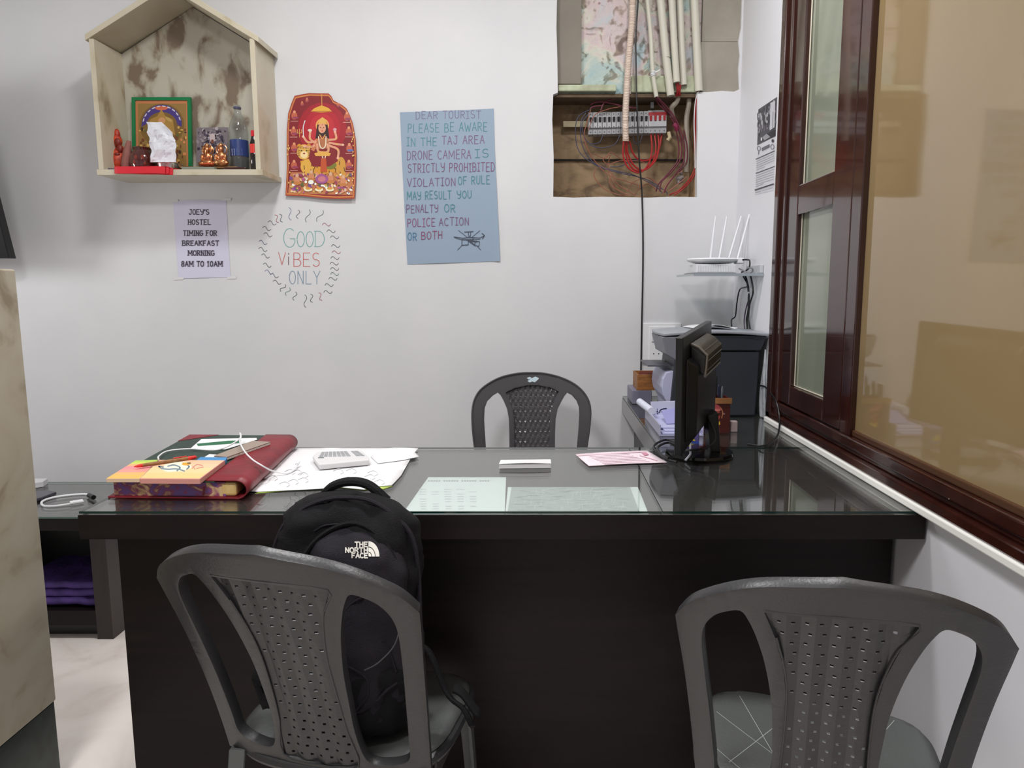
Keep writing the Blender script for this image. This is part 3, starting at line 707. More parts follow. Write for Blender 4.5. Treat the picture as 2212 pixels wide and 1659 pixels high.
# handwriting on the wall
wr = Art(lambda x, y, o: onY(*c2(x, y), YB) - Vector((0, .0004 + o, 0)), 4e-6)
TEAL, REDP, BLUP, GRY = (112, 168, 162), (196, 108, 106), (122, 146, 166), (112, 116, 122)
wr.text('G', 902, 985, 1040, 1175, 5, TEAL); wr.text('OO', 1000, 1118, 1062, 1172, 5, TEAL, gap=.15); wr.text('D', 1125, 1200, 1060, 1170, 5, TEAL)
wr.text('V', 868, 918, 1212, 1300, 5, REDP); wr.text('i', 925, 955, 1222, 1300, 6, (120, 84, 96)); wr.text('BES', 975, 1165, 1215, 1312, 5, (196, 100, 96), gap=.15)
wr.text('ONLY', 945, 1165, 1345, 1438, 5, BLUP, gap=.22)
sq = [(950, 935), (1008, 938), (1078, 950), (1165, 950), (1212, 1012), (1245, 1060), (1270, 1103), (1277, 1166), (1282, 1210), (1272, 1252), (1267, 1292), (1270, 1330), (1270, 1366), (1258, 1400), (1230, 1445), (1222, 1495), (1168, 1528), (1105, 1540), (1060, 1560), (985, 1525), (935, 1492), (900, 1466), (858, 1425), (838, 1378), (800, 1352), (787, 1303), (775, 1237), (756, 1190), (757, 1140), (792, 1085), (783, 1040), (822, 1000), (856, 970), (886, 966)]
for i, (x, y) in enumerate(sq):
    an = math.atan2(y - 1250, x - 1020); L = 30 if i not in (0, 2, 3, 18) else 46
    ex, ey = math.cos(an), math.sin(an)
    if abs(ex) > .6: ex, ey = math.copysign(1, ex) * .98, -.15
    nx_, ny_ = -ey, ex; P = []
    for k in range(9):
        t = k / 8 - .5; w_ = 13 * math.sin(t * 2 * math.pi * .95)
        P.append((x + ex * t * 2 * L + nx_ * w_, y + ey * t * 2 * L + ny_ * w_))
    wr.stroke(P, 4.2, GRY if i % 4 else random.choice([(176, 110, 116), (116, 150, 140), (124, 130, 160)]), curve=True)
wo = wr.build('wall_writing'); tag(wo, 'hand-drawn words good vibes only ringed by squiggles on the wall', 'writing')

# blue handwritten poster
c3 = lambda x, y: (840 + x / 4.367, 210 + y / 4.367)
pb = [c3(*p) for p in [(105, 143), (550, 128), (990, 108), (1000, 500), (1020, 900), (1050, 1548), (600, 1562), (176, 1577), (150, 1100), (125, 600)]]
def bfn(x, y, o=0): return onY(x, y, YB) - Vector((0, .0015 + .002 * math.sin((x - 860) / 60.0) ** 2 + .004 * max(0, (x - 1060) / 20) ** 2 + o, 0))
bp_ = sheet(pb, [], lambda x, y: bfn(x, y), 14).build('warning_sign', mat('blue_chart_paper', (142, 160, 180), .6)); tag(bp_, 'light blue handwritten poster warning tourists about drone cameras', 'poster')
a = Art(lambda x, y, o: bfn(*c3(x, y), .0004 + o), 5e-6)
PR, TL = (118, 84, 120), (66, 130, 138)
def ln(t, x0, x1, y0, y1, c, sl=-.018): a.text(t, x0, x1, y0, y1, 6.2, c, slope=sl, hand=True, jit=.05, gap=.27)
ln('DEAR TOURIST', 255, 868, 136, 207, (112, 104, 138), -.01)
ln('PLEASE BE AWARE', 180, 930, 252, 334, TL); ln('IN THE', 170, 455, 384, 463, TL); ln('TAJ AREA', 502, 900, 368, 446, PR)
ln('DRONE CAMERA', 172, 775, 508, 590, PR); ln('IS', 815, 943, 490, 568, TL); ln('STRICTLY PROHIBITED', 180, 998, 632, 712, (120, 76, 112))
ln('VIOLATION', 175, 630, 768, 842, PR); ln('OF RULE', 655, 955, 748, 824, TL); ln('MAY RESULT', 172, 590, 892, 966, TL); ln('YOU', 645, 780, 884, 952, TL)
ln('PENALTY', 165, 466, 1020, 1092, PR); ln('OR', 525, 628, 1014, 1086, TL); ln('POLICE', 175, 440, 1148, 1222, (136, 76, 116)); ln('ACTION', 475, 755, 1140, 1212, PR)
ln('OR', 180, 265, 1276, 1350, (60, 116, 150)); ln('BOTH', 308, 505, 1270, 1340, (136, 70, 106))
D = (58, 66, 84)
for P_, w_ in [([(655, 1255), (740, 1320)], 4), ([(860, 1258), (785, 1320)], 4), ([(715, 1272), (795, 1268)], 7), ([(752, 1275), (752, 1310), (772, 1310), (772, 1275)], 5), ([(615, 1318), (700, 1330), (760, 1322), (860, 1328), (905, 1305)], 6), ([(620, 1325), (680, 1342), (860, 1340)], 5),
               ([(880, 1285), (902, 1305), (885, 1335)], 7), ([(690, 1345), (690, 1396), (750, 1392)], 7), ([(690, 1345), (750, 1350), (750, 1392)], 5), ([(745, 1350), (810, 1395)], 12), ([(770, 1355), (830, 1362)], 14), ([(815, 1358), (855, 1362), (850, 1405), (812, 1400), (815, 1358)], 6), ([(690, 1398), (650, 1440)], 5), ([(835, 1405), (866, 1440)], 5), ([(735, 1325), (800, 1325), (790, 1350), (745, 1350)], 6)]:
    a.stroke(P_, w_, D)
a.build('ink_writing', bp_)

# black and white notice on the window wall
c5 = lambda x, y: (1620 + x / 7.2125, 200 + y / 7.2125)
def rfn(x, y, o=0): return onX(*c5(x, y), XR) - Vector((.0008 + o, 0, 0))
sh = [(135, 258), (430, 62), (400, 700), (372, 1520), (88, 1590), (118, 800)]
pr_ = MB().add([rfn(*p) for p in sh], [tuple(range(len(sh)))]).build('notice_sign', mat('notice_paper', (212, 212, 218), .5), solid=.0004, soff=1); tag(pr_, 'black and white printed notice with a photo beside the wooden window', 'notice')
a = Art(lambda x, y, o: rfn(x, y, .0006 + o), 1.5e-5)
a.poly([(137, 262), (428, 68), (404, 678), (118, 822)], (70, 68, 74))
for k in range(90):
    t = random.random(); x = 130 + 280 * t; y = 300 - 200 * t + random.uniform(0, 430)
    if y > 640 - 120 * t: continue
    a.ell(x, y, random.uniform(4, 16), random.uniform(15, 60), random.choice([(98, 96, 104), (140, 140, 146), (52, 50, 56), (170, 170, 176)]), 7)
a.poly([(330, 160), (405, 130), (395, 540), (320, 590)], (196, 196, 202)); a.stroke([(372, 300), (366, 570)], 9, (80, 80, 88))
a.poly([(200, 700), (270, 640), (330, 690), (240, 745)], (150, 150, 156)); a.poly([(270, 640), (402, 575), (400, 680), (340, 700)], (34, 34, 38)); a.ell(190, 725, 12, 30, (226, 226, 230), 8)
GG = (92, 92, 98)
a.stroke(arc(148, 870, 26, 34, 0, 360, 12), 7, GG); a.stroke([(148, 900), (144, 960)], 9, GG); a.stroke(arc(360, 845, 26, 38, 0, 360, 12), 8, GG); a.ell(366, 750, 20, 26, (50, 50, 56), 10)
a.poly([(195, 860), (318, 802), (314, 850), (196, 908)], (110, 110, 116))
for k in range(7): a.stroke([(204 + k * 16, 862 - k * 7.5), (203 + k * 16, 896 - k * 7.5)], 4, (60, 60, 64))
for (ya, yb_) in ((1038, 908), (1258, 1150)): a.stroke([(104, ya), (394, yb_)], 12, (50, 50, 56))
a.stroke([(92, 1518), (376, 1425)], 20, (50, 50, 56))
for k in range(5): a.stroke([(110, 1075 + k * 33), (386 if k < 4 else 240, 950 + k * 35 if k < 4 else 1155)], 6, (128, 128, 134))
for k in range(6): a.stroke([(102, 1300 + k * 33), (380 if k < 5 else 220, 1195 + k * 38 if k < 5 else 1420)], 6, (132, 132, 138))
a.stroke([(92, 1560), (180, 1535)], 8, (150, 140, 146)); a.stroke([(200, 1530), (368, 1478)], 6, (150, 150, 156))
a.build('print', pr_)
# ================================================================== FUSE BOARD, CONDUITS AND WIRES
c4 = lambda x, y: (1170 + x / 3.771, y / 3.771)
YK = YB + .075       # front of the breakers
def W4(x, y, Y): return onY(*c4(x, y), Y)
fb = empty('fuse_board', W4(690, 1000, YK + .03), 'row of grey circuit breakers on a rail inside the wall hole', 'circuit breakers')
MB().prism([W4(175, 985, YK + .05), W4(380, 985, YK + .05), W4(380, 1035, YK + .05), W4(175, 1035, YK + .05)], (0, .01, 0)).build('mounting_rail', mat('rail_zinc', (138, 128, 104), .4, metal=.6), fb, bevel=.001)
GB = mat('breaker_grey', (148, 148, 151), .45); GB2 = mat('breaker_face', (170, 170, 173), .45); DK = mat('dark_terminal', (22, 20, 22), .5)
def brk(x0, x1, yt0, yb0, nhole, red=False):
    m = MB()
    b = fb
    def q(x, y): return W4(x, y - (x - 380) * .024, YK)
    m.prism([q(x0, yt0), q(x1, yt0), q(x1, yb0), q(x0, yb0)], (0, .05, 0))
    m2 = MB(); m2.cur = 0
    o = m.build('circuit_breaker', [GB], b, bevel=.0008)
    f = MB()
    f.prism([q(x0 + 1.5, 955) - Vector((0, .008, 0)), q(x1 - 1.5, 955) - Vector((0, .008, 0)), q(x1 - 1.5, 1046) - Vector((0, .008, 0)), q(x0 + 1.5, 1046) - Vector((0, .008, 0))], (0, .008, 0))
    f.build('breaker_face', GB2, o, bevel=.0006)
    k = MB(); w = (x1 - x0) / nhole
    for i in range(nhole):
        xc = x0 + w * (i + .5)
        for yy in (934, 1040, 1078):
            if red and yy == 1040: continue
            c = q(xc, yy) - Vector((0, .0005 if yy != 1040 else .0085, 0))
            MB().lathe([(.0019, 0), (.0019, .001)], 8, c, Matrix.Rotation(R(90), 3, 'X')).build('terminal_hole', DK, o)  # dark disc drawn for a terminal hole
    for i in range(nhole):
        xc = x0 + w * (i + .5)
        t = MB(); t.prism([q(xc - 10, 962) - Vector((0, .016, 0)), q(xc + 10, 962) - Vector((0, .016, 0)), q(xc + 9, 1000) - Vector((0, .012, 0)), q(xc - 9, 1000) - Vector((0, .012, 0))], (0, .008, 0))
        t.build('toggle', mat('red_toggle', (150, 34, 40), .4) if red else DK, o, bevel=.0006)
    if red:
        r = MB(); r.prism([q(x0 + 2, 930) - Vector((0, .0085, 0)), q(x1 - 2, 930) - Vector((0, .0085, 0)), q(x1 - 2, 958) - Vector((0, .0085, 0)), q(x0 + 2, 958) - Vector((0, .0085, 0))], (0, .004, 0))
        r.build('red_band', mat('red_toggle', (150, 34, 40), .4), o)
xx = 380
for i in range(13):
    brk(xx + .8, xx + 37, 916, 1096, 1); xx += 37.6
brk(xx, 1016, 912, 1098, 4, True)

def wire(pts, r, name, label, m, cat, group=None, f=8, nn=8):
    P = cr(pts, f)
    o = MB().tube(P, r, nn).build(name, m, smooth=True)
    return tag(o, label, cat, group)
# conduits coming down from above the picture
def conduit(pts, r, label, lastY=None, group=None):
    e = empty('conduit_pipe', pts[-1], label, 'pipe', group)
    P = cr(pts, 4); m = MB(); n = 16
    m.tube(P, r, n, cap=False); m.tube(P, r * .84, n, cap=False)
    k = len(P); b2 = k * n
    m.f += [[(k - 1) * n + i, (k - 1) * n + (i + 1) % n, b2 + (k - 1) * n + (i + 1) % n, b2 + (k - 1) * n + i] for i in range(n)]; m.m += [0] * n; m.c += [(1, 1, 1, 1)] * n
    m.build('pipe_wall', CREAM, e, smooth=True); return e
YP = YB + .0
def vert(pts, Y, up=.32):
    P = [W4(x, y, Y) for x, y in pts]; d = P[0] - P[1]; d.normalize(); return [P[0] + d * up] + P
e1 = conduit(vert([(862, 0), (890, 300), (905, 580), (935, 790)], YP + .005), .0092, 'thin white conduit wrapped with a white cable tie')
m = MB(); cc_ = W4(908, 605, YP + .005)
for k in range(4): m.lathe([(.0105, -.002), (.0125, 0), (.0105, .002)], 18, cc_ + Vector((0, 0, .005 * k - .006)), Matrix.Rotation(R(12 * (k % 2) - 18), 3, 'Y'))
m.tube([cc_ + Vector((.004, -.012, .004)), cc_ + Vector((.014, -.016, .006)), cc_ + Vector((.026, -.012, .014))], .0022, 6)
m.build('cable_tie', WPLAST, e1, smooth=True)
e2 = conduit(vert([(970, 0), (1010, 420), (1052, 780)], YP - .002), .0155, 'wide cream conduit with a dark joint line beside the tied conduit')
m = MB(); jp = W4(1020, 472, YP - .002); m.lathe([(.0158, -.0008), (.0158, .0008)], 20, jp, Matrix.Rotation(R(5), 3, 'Y')); m.build('joint_line', mat('joint_dark', (90, 84, 70), .8), e2, smooth=True)  # thin dark ring marking the pipe joint
conduit(vert([(1060, 0), (1080, 350), (1100, 672)], YP - .006), .0140, 'cream conduit in the middle, red wires poking from its short end')
conduit(vert([(1127, 0), (1140, 350), (1158, 695)], YP + .012), .0140, 'cream conduit bending dark inside, beside the red wire ends')
conduit(vert([(1245, 0), (1262, 350), (1281, 745)], YP + .002), .0165, 'cream conduit standing alone nearest the window wall')
# corrugated flexible conduit
P = cr(vert([(742, 0), (735, 200), (712, 450), (695, 700), (683, 950), (685, 1150)], YB - .005, .33), 60)
L = [0]
for i in range(1, len(P)): L.append(L[-1] + (P[i] - P[i - 1]).length)
tag(MB().tube(P, [.0128 + .0016 * math.sin(l / .0062 * 2 * math.pi) for l in L], 14).build('corrugated_conduit', mat('corrugated_beige', (214, 196, 182), .5), smooth=True, ang=80), 'ribbed beige flexible conduit hanging in front of the breakers', 'conduit')
# long black cable down the wall to the wooden box
P = [W4(785, -120, YB - .012), W4(785, 0, YB - .012), W4(767, 300, YB - .012), W4(768, 500, YB - .012), W4(775, 800, YB - .018), W4(792, 1250, YB - .018), W4(812, 1500, YB - .008), W4(820, 1659, YB - .005)]
P += [onY(1389, 520, YB - .006), onY(1388.5, 600, YB - .005), onY(1386.5, 690, YB - .006), onY(1384.5, 800, YB - .006)]
wire([P[0] + Vector((0, 0, .3))] + P, .0034, 'hanging_cable', 'long black cable hanging down the wall past the breakers', CABLEK, 'cable')
# wires
WR = mat('red_wire', (158, 30, 30), .4); WO = mat('orange_wire', (146, 84, 66), .45); WB = mat('blue_wire', (52, 56, 84), .45); WPU = mat('maroon_wire', (96, 30, 50), .45); WW = mat('white_wire', (214, 208, 210), .45)
def w4s(pts): return [onY(*c4(p[0], p[1]), YB + (p[2] if len(p) > 2 else .06)) for p in pts]
for pts in ([(668, 1150, -.008), (664, 1260, .00), (704, 1365, .008), (796, 1406, .018), (868, 1340, .04), (898, 1220, .06), (890, 1085, .088)],
            [(686, 1150, .0), (690, 1270, .012), (740, 1370, .02), (815, 1390, .03), (900, 1330, .05), (930, 1220, .07), (920, 1085, .09)],
            [(694, 1150, .0), (702, 1250, .014), (760, 1355, .024), (840, 1385, .03), (925, 1310, .05), (955, 1200, .07), (948, 1085, .09)],
            [(714, 1150, .012), (748, 1255, .03), (806, 1305, .042), (884, 1296, .054), (954, 1215, .074), (980, 1085, .094)]):
    wire(w4s(pts), .0036, 'red_wire', 'thick red wires looping from the ribbed conduit up to the breakers', WR, 'wire', 'thick red wires below the breakers')
for pts in ([(400, 890), (300, 950), (275, 1080), (310, 1240), (450, 1350), (640, 1410), (850, 1460), (1010, 1560), (1020, 1590)],
            [(360, 920), (320, 1000), (330, 1180), (430, 1330), (600, 1390), (760, 1430), (930, 1520), (990, 1580)],
            [(500, 1100), (470, 1160), (400, 1170), (350, 1120), (330, 1010), (380, 930)],
            [(640, 1100), (590, 1180), (480, 1205), (390, 1180)], [(820, 1100), (800, 1160), (760, 1165), (745, 1110)],
            [(560, 1360), (640, 1355), (720, 1320), (790, 1300), (850, 1320)]):
    wire(w4s(pts), .0017, 'blue_wire', 'thin blue grey wires curling around the breaker row', WB, 'wire', 'thin blue grey wires in the wall hole')
for pts in ([(400, 890), (370, 1000), (345, 1100), (370, 1200), (440, 1320), (540, 1420), (700, 1480), (830, 1520)],
            [(440, 1370), (430, 1440), (500, 1530), (600, 1580), (700, 1595)], [(470, 1350), (560, 1400), (620, 1500), (760, 1590)],
            [(640, 870), (540, 890), (430, 940), (380, 1060)], [(850, 1330), (780, 1310), (640, 1310), (540, 1340), (500, 1290), (560, 1260)],
            [(560, 1430, .05), (560, 1500, .05), (640, 1560, .05), (720, 1590, .05)], [(420, 1250, .12), (520, 1290, .12), (560, 1240, .12), (640, 1290, .12), (760, 1350, .12)], [(560, 1260, .13), (545, 1330, .13), (550, 1420, .13), (600, 1530, .13)],
            [(700, 1560, .1), (740, 1490, .1), (830, 1450, .1), (900, 1460, .1), (960, 1520, .1)], [(760, 1590, .11), (800, 1530, .11), (880, 1500, .11), (940, 1560, .11)], [(1150, 1390, .05), (1060, 1450, .05), (1000, 1540, .05), (985, 1590, .05)], [(1180, 1440, .04), (1110, 1500, .04), (1030, 1560, .04)]):
    wire(w4s(pts), .0017, 'orange_wire', 'thin faded orange wires sagging across the wall hole', WO, 'wire', 'thin orange wires in the wall hole')
for pts in ([(935, 790, .01), (990, 860, .05), (1060, 950), (1110, 1040), (1140, 1180), (1130, 1300), (1060, 1400), (980, 1480), (960, 1560)],
            [(945, 795, -.002), (1016, 866, .035), (1082, 955, .045), (1132, 1060, .045), (1164, 1190, .045), (1154, 1320, .045), (1098, 1410, .045), (1028, 1500, .045), (998, 1570, .045)],
            [(925, 790, .02), (955, 850, .06), (1032, 930, .078), (1086, 1030, .078), (1116, 1180, .078), (1106, 1310, .078), (1032, 1410, .078), (952, 1500, .078), (932, 1560, .078)],
            [(500, 860), (420, 870), (395, 890)], [(620, 800), (520, 830), (480, 900)], [(400, 850), (460, 830), (560, 840), (680, 870), (780, 880)],
            [(1160, 1060), (1185, 1200), (1180, 1320), (1120, 1400)]):
    wire(w4s(pts), .0028, 'maroon_wire', 'dark maroon wires bundled at the edge of the wall hole', WPU, 'wire', 'maroon wires in the wall hole')
for pts in ([(1285, 750, .002), (1262, 850, .02), (1248, 1000, .03), (1245, 1200, .03), (1255, 1340, .03), (1210, 1450, .04), (1130, 1540), (1040, 1590)],
            [(1275, 745, .002), (1256, 900, .02), (1252, 1100, .03), (1262, 1340, .03), (1230, 1450, .04), (1150, 1540), (1080, 1590)]):
    wire(w4s(pts), .003, 'red_wire', 'red wires running down beneath the conduit nearest the window wall', WR, 'wire', 'red wires below the last conduit')
wire(w4s([(1280, 745, 0.0), (1252, 830, .012), (1242, 1000, .015), (1248, 1180, .015), (1250, 1370, .02)]), .0022, 'white_wire', 'single white wire beside the red wires under the last conduit', WW, 'wire')
for i, pts in enumerate(([(1100, 678, .004), (1108, 730, .01), (1100, 780, .03)], [(1112, 672, .004), (1118, 730, .012), (1125, 775, .03)], [(1130, 690, .01), (1122, 740, .016), (1110, 790, .04)])):
    wire(w4s(pts), .0048, 'red_wire', 'short red wire stubs showing at the cut end of the middle conduit', WR, 'wire', 'short red wire stubs')
GYH = mat('grey_hose', (150, 140, 126), .6)
wire(w4s([(1150, 720, .03), (1195, 770, .05), (1200, 850, .06), (1180, 980, .07), (1185, 1200, .07), (1180, 1400, .08)]), .0105, 'grey_hose', 'grey beige hose curving down the side of the wall hole', GYH, 'hose')
wire(w4s([(1120, 770, .04), (1100, 830, .05), (1060, 880, .06), (1065, 950, .08)]), .0105, 'grey_hose', 'short grey beige hose bending behind the maroon wires', GYH, 'hose')
wire(w4s([(1100, 1060, .05), (1095, 1030, .04), (1075, 1010, .04)]), .009, 'tape_wrap', 'dark pink insulating tape wrapped round the maroon wires', mat('pink_tape', (130, 36, 70), .5), 'tape')
m = MB()
for k in range(9):
    m.ball(W4(1110 + random.uniform(-26, 40), 1440 + random.uniform(-40, 60), YB + .07) , random.uniform(.006, .012), 8, 6)
tag(m.build('connector_clump', mat('grey_dust', (92, 84, 84), .7, c2=(140, 132, 126), scale=80), smooth=True), 'dusty clump of grey wire connectors low in the wall hole', 'connector')
tag(MB().prism([W4(890, 830, YB + .09), W4(915, 830, YB + .09), W4(915, 880, YB + .09), W4(890, 880, YB + .09)], (0, .02, 0)).build('terminal_block', GB, bevel=.001), 'small white terminal block just above the red breakers', 'terminal block')
for i, pts in enumerate(([(990, 1110, .08), (1005, 1200, .06), (1000, 1290, .06)],)): pass
tag(MB().tube(w4s([(1035, 1080, .08), (1045, 1120, .07), (1025, 1145, .07)]), .008, 8).build('cord_end', mat('cream_tip', (176, 160, 128), .6), smooth=True), 'stub of cream tubing under the red breakers', 'tube')
MB().box(xl + .36, xl + .43, YB + .12, YB + .13, zb + .105, zb + .112)

# ================================================================== SWITCHBOARD
Y = YB
sw = empty('switch_board', onY(1411, 740, YB), 'white switch plate on the wall partly behind the printer', 'switch')
def quad(px0, py0, px1, py1, Y, d, name, mt, parent, bevel=.001):
    a0 = onY(px0, (py0 + py1) / 2, Y); a1 = onY(px1, (py0 + py1) / 2, Y); zt_ = onY(px0, py0, Y).z; zb__ = onY(px0, py1, Y).z
    return MB().box(a0.x, a1.x, Y - d, Y, zb__, zt_).build(name, mt, parent, bevel=bevel)
quad(1388, 698, 1470, 784, YB - .0005, .008, 'back_plate', mat('switch_plate', (226, 226, 228), .35), sw, .002)
fp = quad(1402, 705, 1458, 778, YB - .0088, .004, 'front_plate', WPLAST, sw, .0015)
quad(1408, 713, 1416, 738, YB - .0129, .004, 'rocker_switch', mat('rocker_grey', (206, 206, 210), .3), fp)
quad(1421, 713, 1429, 738, YB - .0129, .004, 'rocker_switch', mat('rocker_grey', (206, 206, 210), .3), fp)
for px, py, r in ((1417, 751, .0035), (1412, 764, .0025), (1423, 764, .0025)):
    MB().lathe([(r, 0), (r, .0006)], 12, onY(px, py, YB - .0128), Matrix.Rotation(R(90), 3, 'X')).build('socket_hole', DK, fp)

# ================================================================== ROUTER SHELF
SHZ = 1.272
sg = glass_mat('shelf_glass', (214, 222, 222), .02, 1.5, dirt=.10)
shf = empty('glass_shelf', (.67, 2.85, SHZ), 'small clear glass wall shelf holding the white routers', 'shelf')
MB().box(.545, XR - .001, 2.66, 3.0, SHZ - .008, SHZ).build('shelf_sheet', sg, shf)
MB().box(.545, XR - .001, 2.655, 2.659, SHZ - .009, SHZ + .001).build('shelf_edge', mat('grey_edge', (150, 158, 166), .2), shf)
MB().box(XR - .014, XR - .001, 2.66, 2.84, SHZ + .001, SHZ + .032).build('shelf_bracket', mat('clear_bracket', (190, 192, 198), .2), shf, bevel=.002)
RT = mat('router_white', (222, 223, 227), .35)
rt = empty('wifi_router', (.66, 2.86, SHZ + .05), 'flat rounded white wifi router on top of the ribbed box', 'router')
mx = Matrix.Identity(3)
m = MB(); prof = [(.02, 0), (.07, .002), (.098, .010), (.102, .016), (.096, .021), (.02, .024)]
m.lathe(prof, 36, (.655, 2.84, SHZ + .040), Matrix.Diagonal((1, .9, 1)))
m.build('router_body', RT, rt, smooth=True)
for (xa, ya, tx) in ((.665, 2.93, .02), (.70, 2.93, .03), (.735, 2.92, .05), (.755, 2.86, .045)):
    m = MB(); b = Vector((xa, ya, SHZ + .056)); tt = b + Vector((tx, .015, .175)); m.tube([b, b + (tt - b) * .5, tt], [.0042, .0042, .0034], 8)
    m.build('antenna', RT, rt, smooth=True)
MB().box(.735, .765, 2.79, 2.84, SHZ + .040, SHZ + .062).build('power_plug', RT, rt, bevel=.004)
md_ = empty('modem_box', (.63, 2.84, SHZ), 'white ribbed modem box under the wifi router', 'modem')
MB().box(.565, .725, 2.76, 2.94, SHZ + .0005, SHZ + .006).build('modem_base', mat('grey_base', (120, 122, 130), .4), md_, bevel=.001)
m = MB(); m.box(.575, .720, 2.765, 2.935, SHZ + .006, SHZ + .036)
for k in range(22): m.box(.580 + k * .0063, .583 + k * .0063, 2.762, 2.765, SHZ + .009, SHZ + .034)
m.build('modem_case', RT, md_)
c6 = lambda x, y: (1320 + x / 3.0725, 440 + y / 3.0725)
def K(pts):
    o = []
    for p in pts:
        q_ = onY(*c6(p[0], p[1]), p[2])
        if q_.x > .785: q_ = onX(*c6(p[0], p[1]), .785)
        o.append(q_)
    return o
for lab, pts, r in (('thin black cable wandering down from the shelf to the printer', [(870, 470, 2.85), (905, 545, 2.9), (855, 570, 2.95), (835, 660, 2.98), (825, 745, 2.98), (800, 770, 2.95), (800, 812, 2.9)], .0028),
                    ('black cable hanging with a silver joint below the router shelf', [(885, 465, 2.8), (900, 510, 2.9), (912, 580, 2.95), (912, 700, 2.97), (900, 770, 2.95), (905, 830, 2.92)], .0042),
                    ('black cable hanging nearest the corner below the router shelf', [(920, 460, 2.8), (935, 520, 2.9), (942, 590, 2.93), (920, 670, 2.95), (912, 760, 2.94), (922, 830, 2.9)], .0034),
                    ('purple brown cable between the two black shelf cables', [(912, 640, 2.96), (895, 700, 2.965), (884, 770, 2.95), (886, 830, 2.92)], .0026)):
    wire(K(pts), r, 'router_cable', lab, CABLEK if 'purple' not in lab else mat('purple_brown_cable', (62, 44, 70), .4), 'cable')
wire(K([(860, 372, 2.80), (905, 372, 2.77), (920, 380, 2.75), (918, 420, 2.75), (895, 445, 2.77), (865, 455, 2.79)]), .003, 'power_cable', 'short black power cord bending from the router over the shelf', CABLEK, 'cord')
wire(K([(905, 430, 2.74), (930, 425, 2.72), (940, 445, 2.72), (915, 462, 2.73), (890, 450, 2.75), (850, 430, 2.78)]), .0032, 'network_cable', 'grey network cable curled at the shelf bracket', mat('grey_cable', (120, 120, 126), .5), 'cable')
tag(MB().tube(K([(912, 585, 2.944), (911, 630, 2.957)]), .0062, 10).build('cable_joint', mat('silver_joint', (190, 190, 196), .3), smooth=True), 'silver sleeve on the black cable below the shelf', 'cable sleeve')

# ================================================================== DESK
YD0, YD1 = 1.452, 2.060
dk = empty('office_desk', (-.09, 1.75, 0), 'long dark wenge office desk with a plain front panel', 'desk')
MB().box(-.968, .794, YD0, YD1, .700, .7525).build('desktop', [WENGET], dk, bevel=.001)
MB().box(-.968, .794, YD0 - .0015, YD0 - .0002, .7005, .752).build('desktop_edge', WENGE, dk)
MB().box(-.966, .790, 1.575, 1.593, 0, .6995).build('front_panel', WENGE, dk)
MB().box(-.966, -.948, 1.594, YD1 - .02, 0, .6995).build('side_panel', WENGE, dk)
MB().box(.772, .790, 1.594, YD1 - .02, 0, .6995).build('side_panel', WENGE, dk)
rd = empty('return_counter', (.57, 2.56, 0), 'dark side counter joining the desk to the back wall', 'counter')
MB().box(.336, .797, YD1 + .002, YB - .002, .690, .7525).build('counter_top', WENGET, rd, bevel=.001)
MB().box(.39, .41, YD1 + .002, YB - .004, 0, .6895).build('side_panel', BLACKW, rd)
MB().box(.411, .797, YD1 + .1, YD1 + .118, 0, .6895).build('front_panel', BLACKW, rd)
DG = glass_mat('desk_glass', (250, 252, 251), .004, 1.48, dirt=.02, dirt_c=(150, 150, 145))
DGE = mat('green_glass_edge', (14, 44, 38), .12)
DGE2 = mat('pale_glass_edge', (92, 122, 112), .15)
def gsheet(x0, x1, y0, y1, label, edge=DGE):
    m = MB(); z0, z1 = .7550, ZD
    m.box(x0, x1, y0, y1, z0, z1)
    m.m = [0, 0, 1, 1, 1, 1]
    o = m.build('glass_sheet', [DG, edge]); o.location.z += 0
    # recalc may reorder nothing; face order is kept
    return tag(o, label, 'glass sheet')
sxm = onZ(1381, 1010).x
gsheet(-.966, sxm - .0008, YD0, YD1 - .001, 'wide clear glass sheet covering the desk under ledger and papers')
gsheet(sxm + .0008, .792, YD0, YD1 - .001, 'clear glass sheet on the desk under the computer monitor')
gsheet(.338, .795, YD1 + .003, YB - .004, 'clear glass sheet covering the side counter by the wall')

# papers under the glass
def zq(pts, z): return [onZ(x, y, z) for x, y in pts]
q = [(868, 1106), (925, 1026), (1093, 1026), (1090, 1106)]
q = [(onZ(x, y).x, onZ(x, y).y) for x, y in q]
def underp(q, name, label, mt):
    P = [Vector((x, max(y, YD0 + .001), .7530)) for x, y in q]
    return tag(MB().prism(P, (0, 0, .0012)).build(name, mt), label, 'paper')
BLP = mat('bluish_white_paper', (222, 232, 232), .6)
up1 = underp(q, 'price_sheet', 'white typed sheet under the desk glass, its heading at the top', BLP)
a = Art(lambda x, y, o: Vector((onZ(850 + x / 3.687, 780 + y / 3.687).x, onZ(850 + x / 3.687, 780 + y / 3.687).y, .75435 + o)), 4e-6)
for k in range(24):
    x = 275 + k * 20.5
    if k % 7 != 5: a.rect(x, 932, x + 15, 941, (140, 150, 158))
for k in range(9):
    for j in range(5):
        if random.random() < .7: a.rect(200 + 100 * j + 2 * k, 1000 + k * 19, 260 + 100 * j, 1006 + k * 19, (200, 208, 212))
a.build('typed_lettering', up1)
q = [(onZ(x, y).x, onZ(x, y).y) for x, y in [(1091, 1106), (1097, 1047), (1378, 1047), (1402, 1106)]]
up2 = underp(q, 'map_sheet', 'grey printed map with white margins under the desk glass', BLP)
a = Art(lambda x, y, o: Vector((onZ(850 + x / 3.687, 780 + y / 3.687).x, onZ(850 + x / 3.687, 780 + y / 3.687).y, .75435 + o)), 2e-6)
a.poly([(905, 1195), (940, 985), (1885, 985), (1965, 1195)], (168, 180, 178))
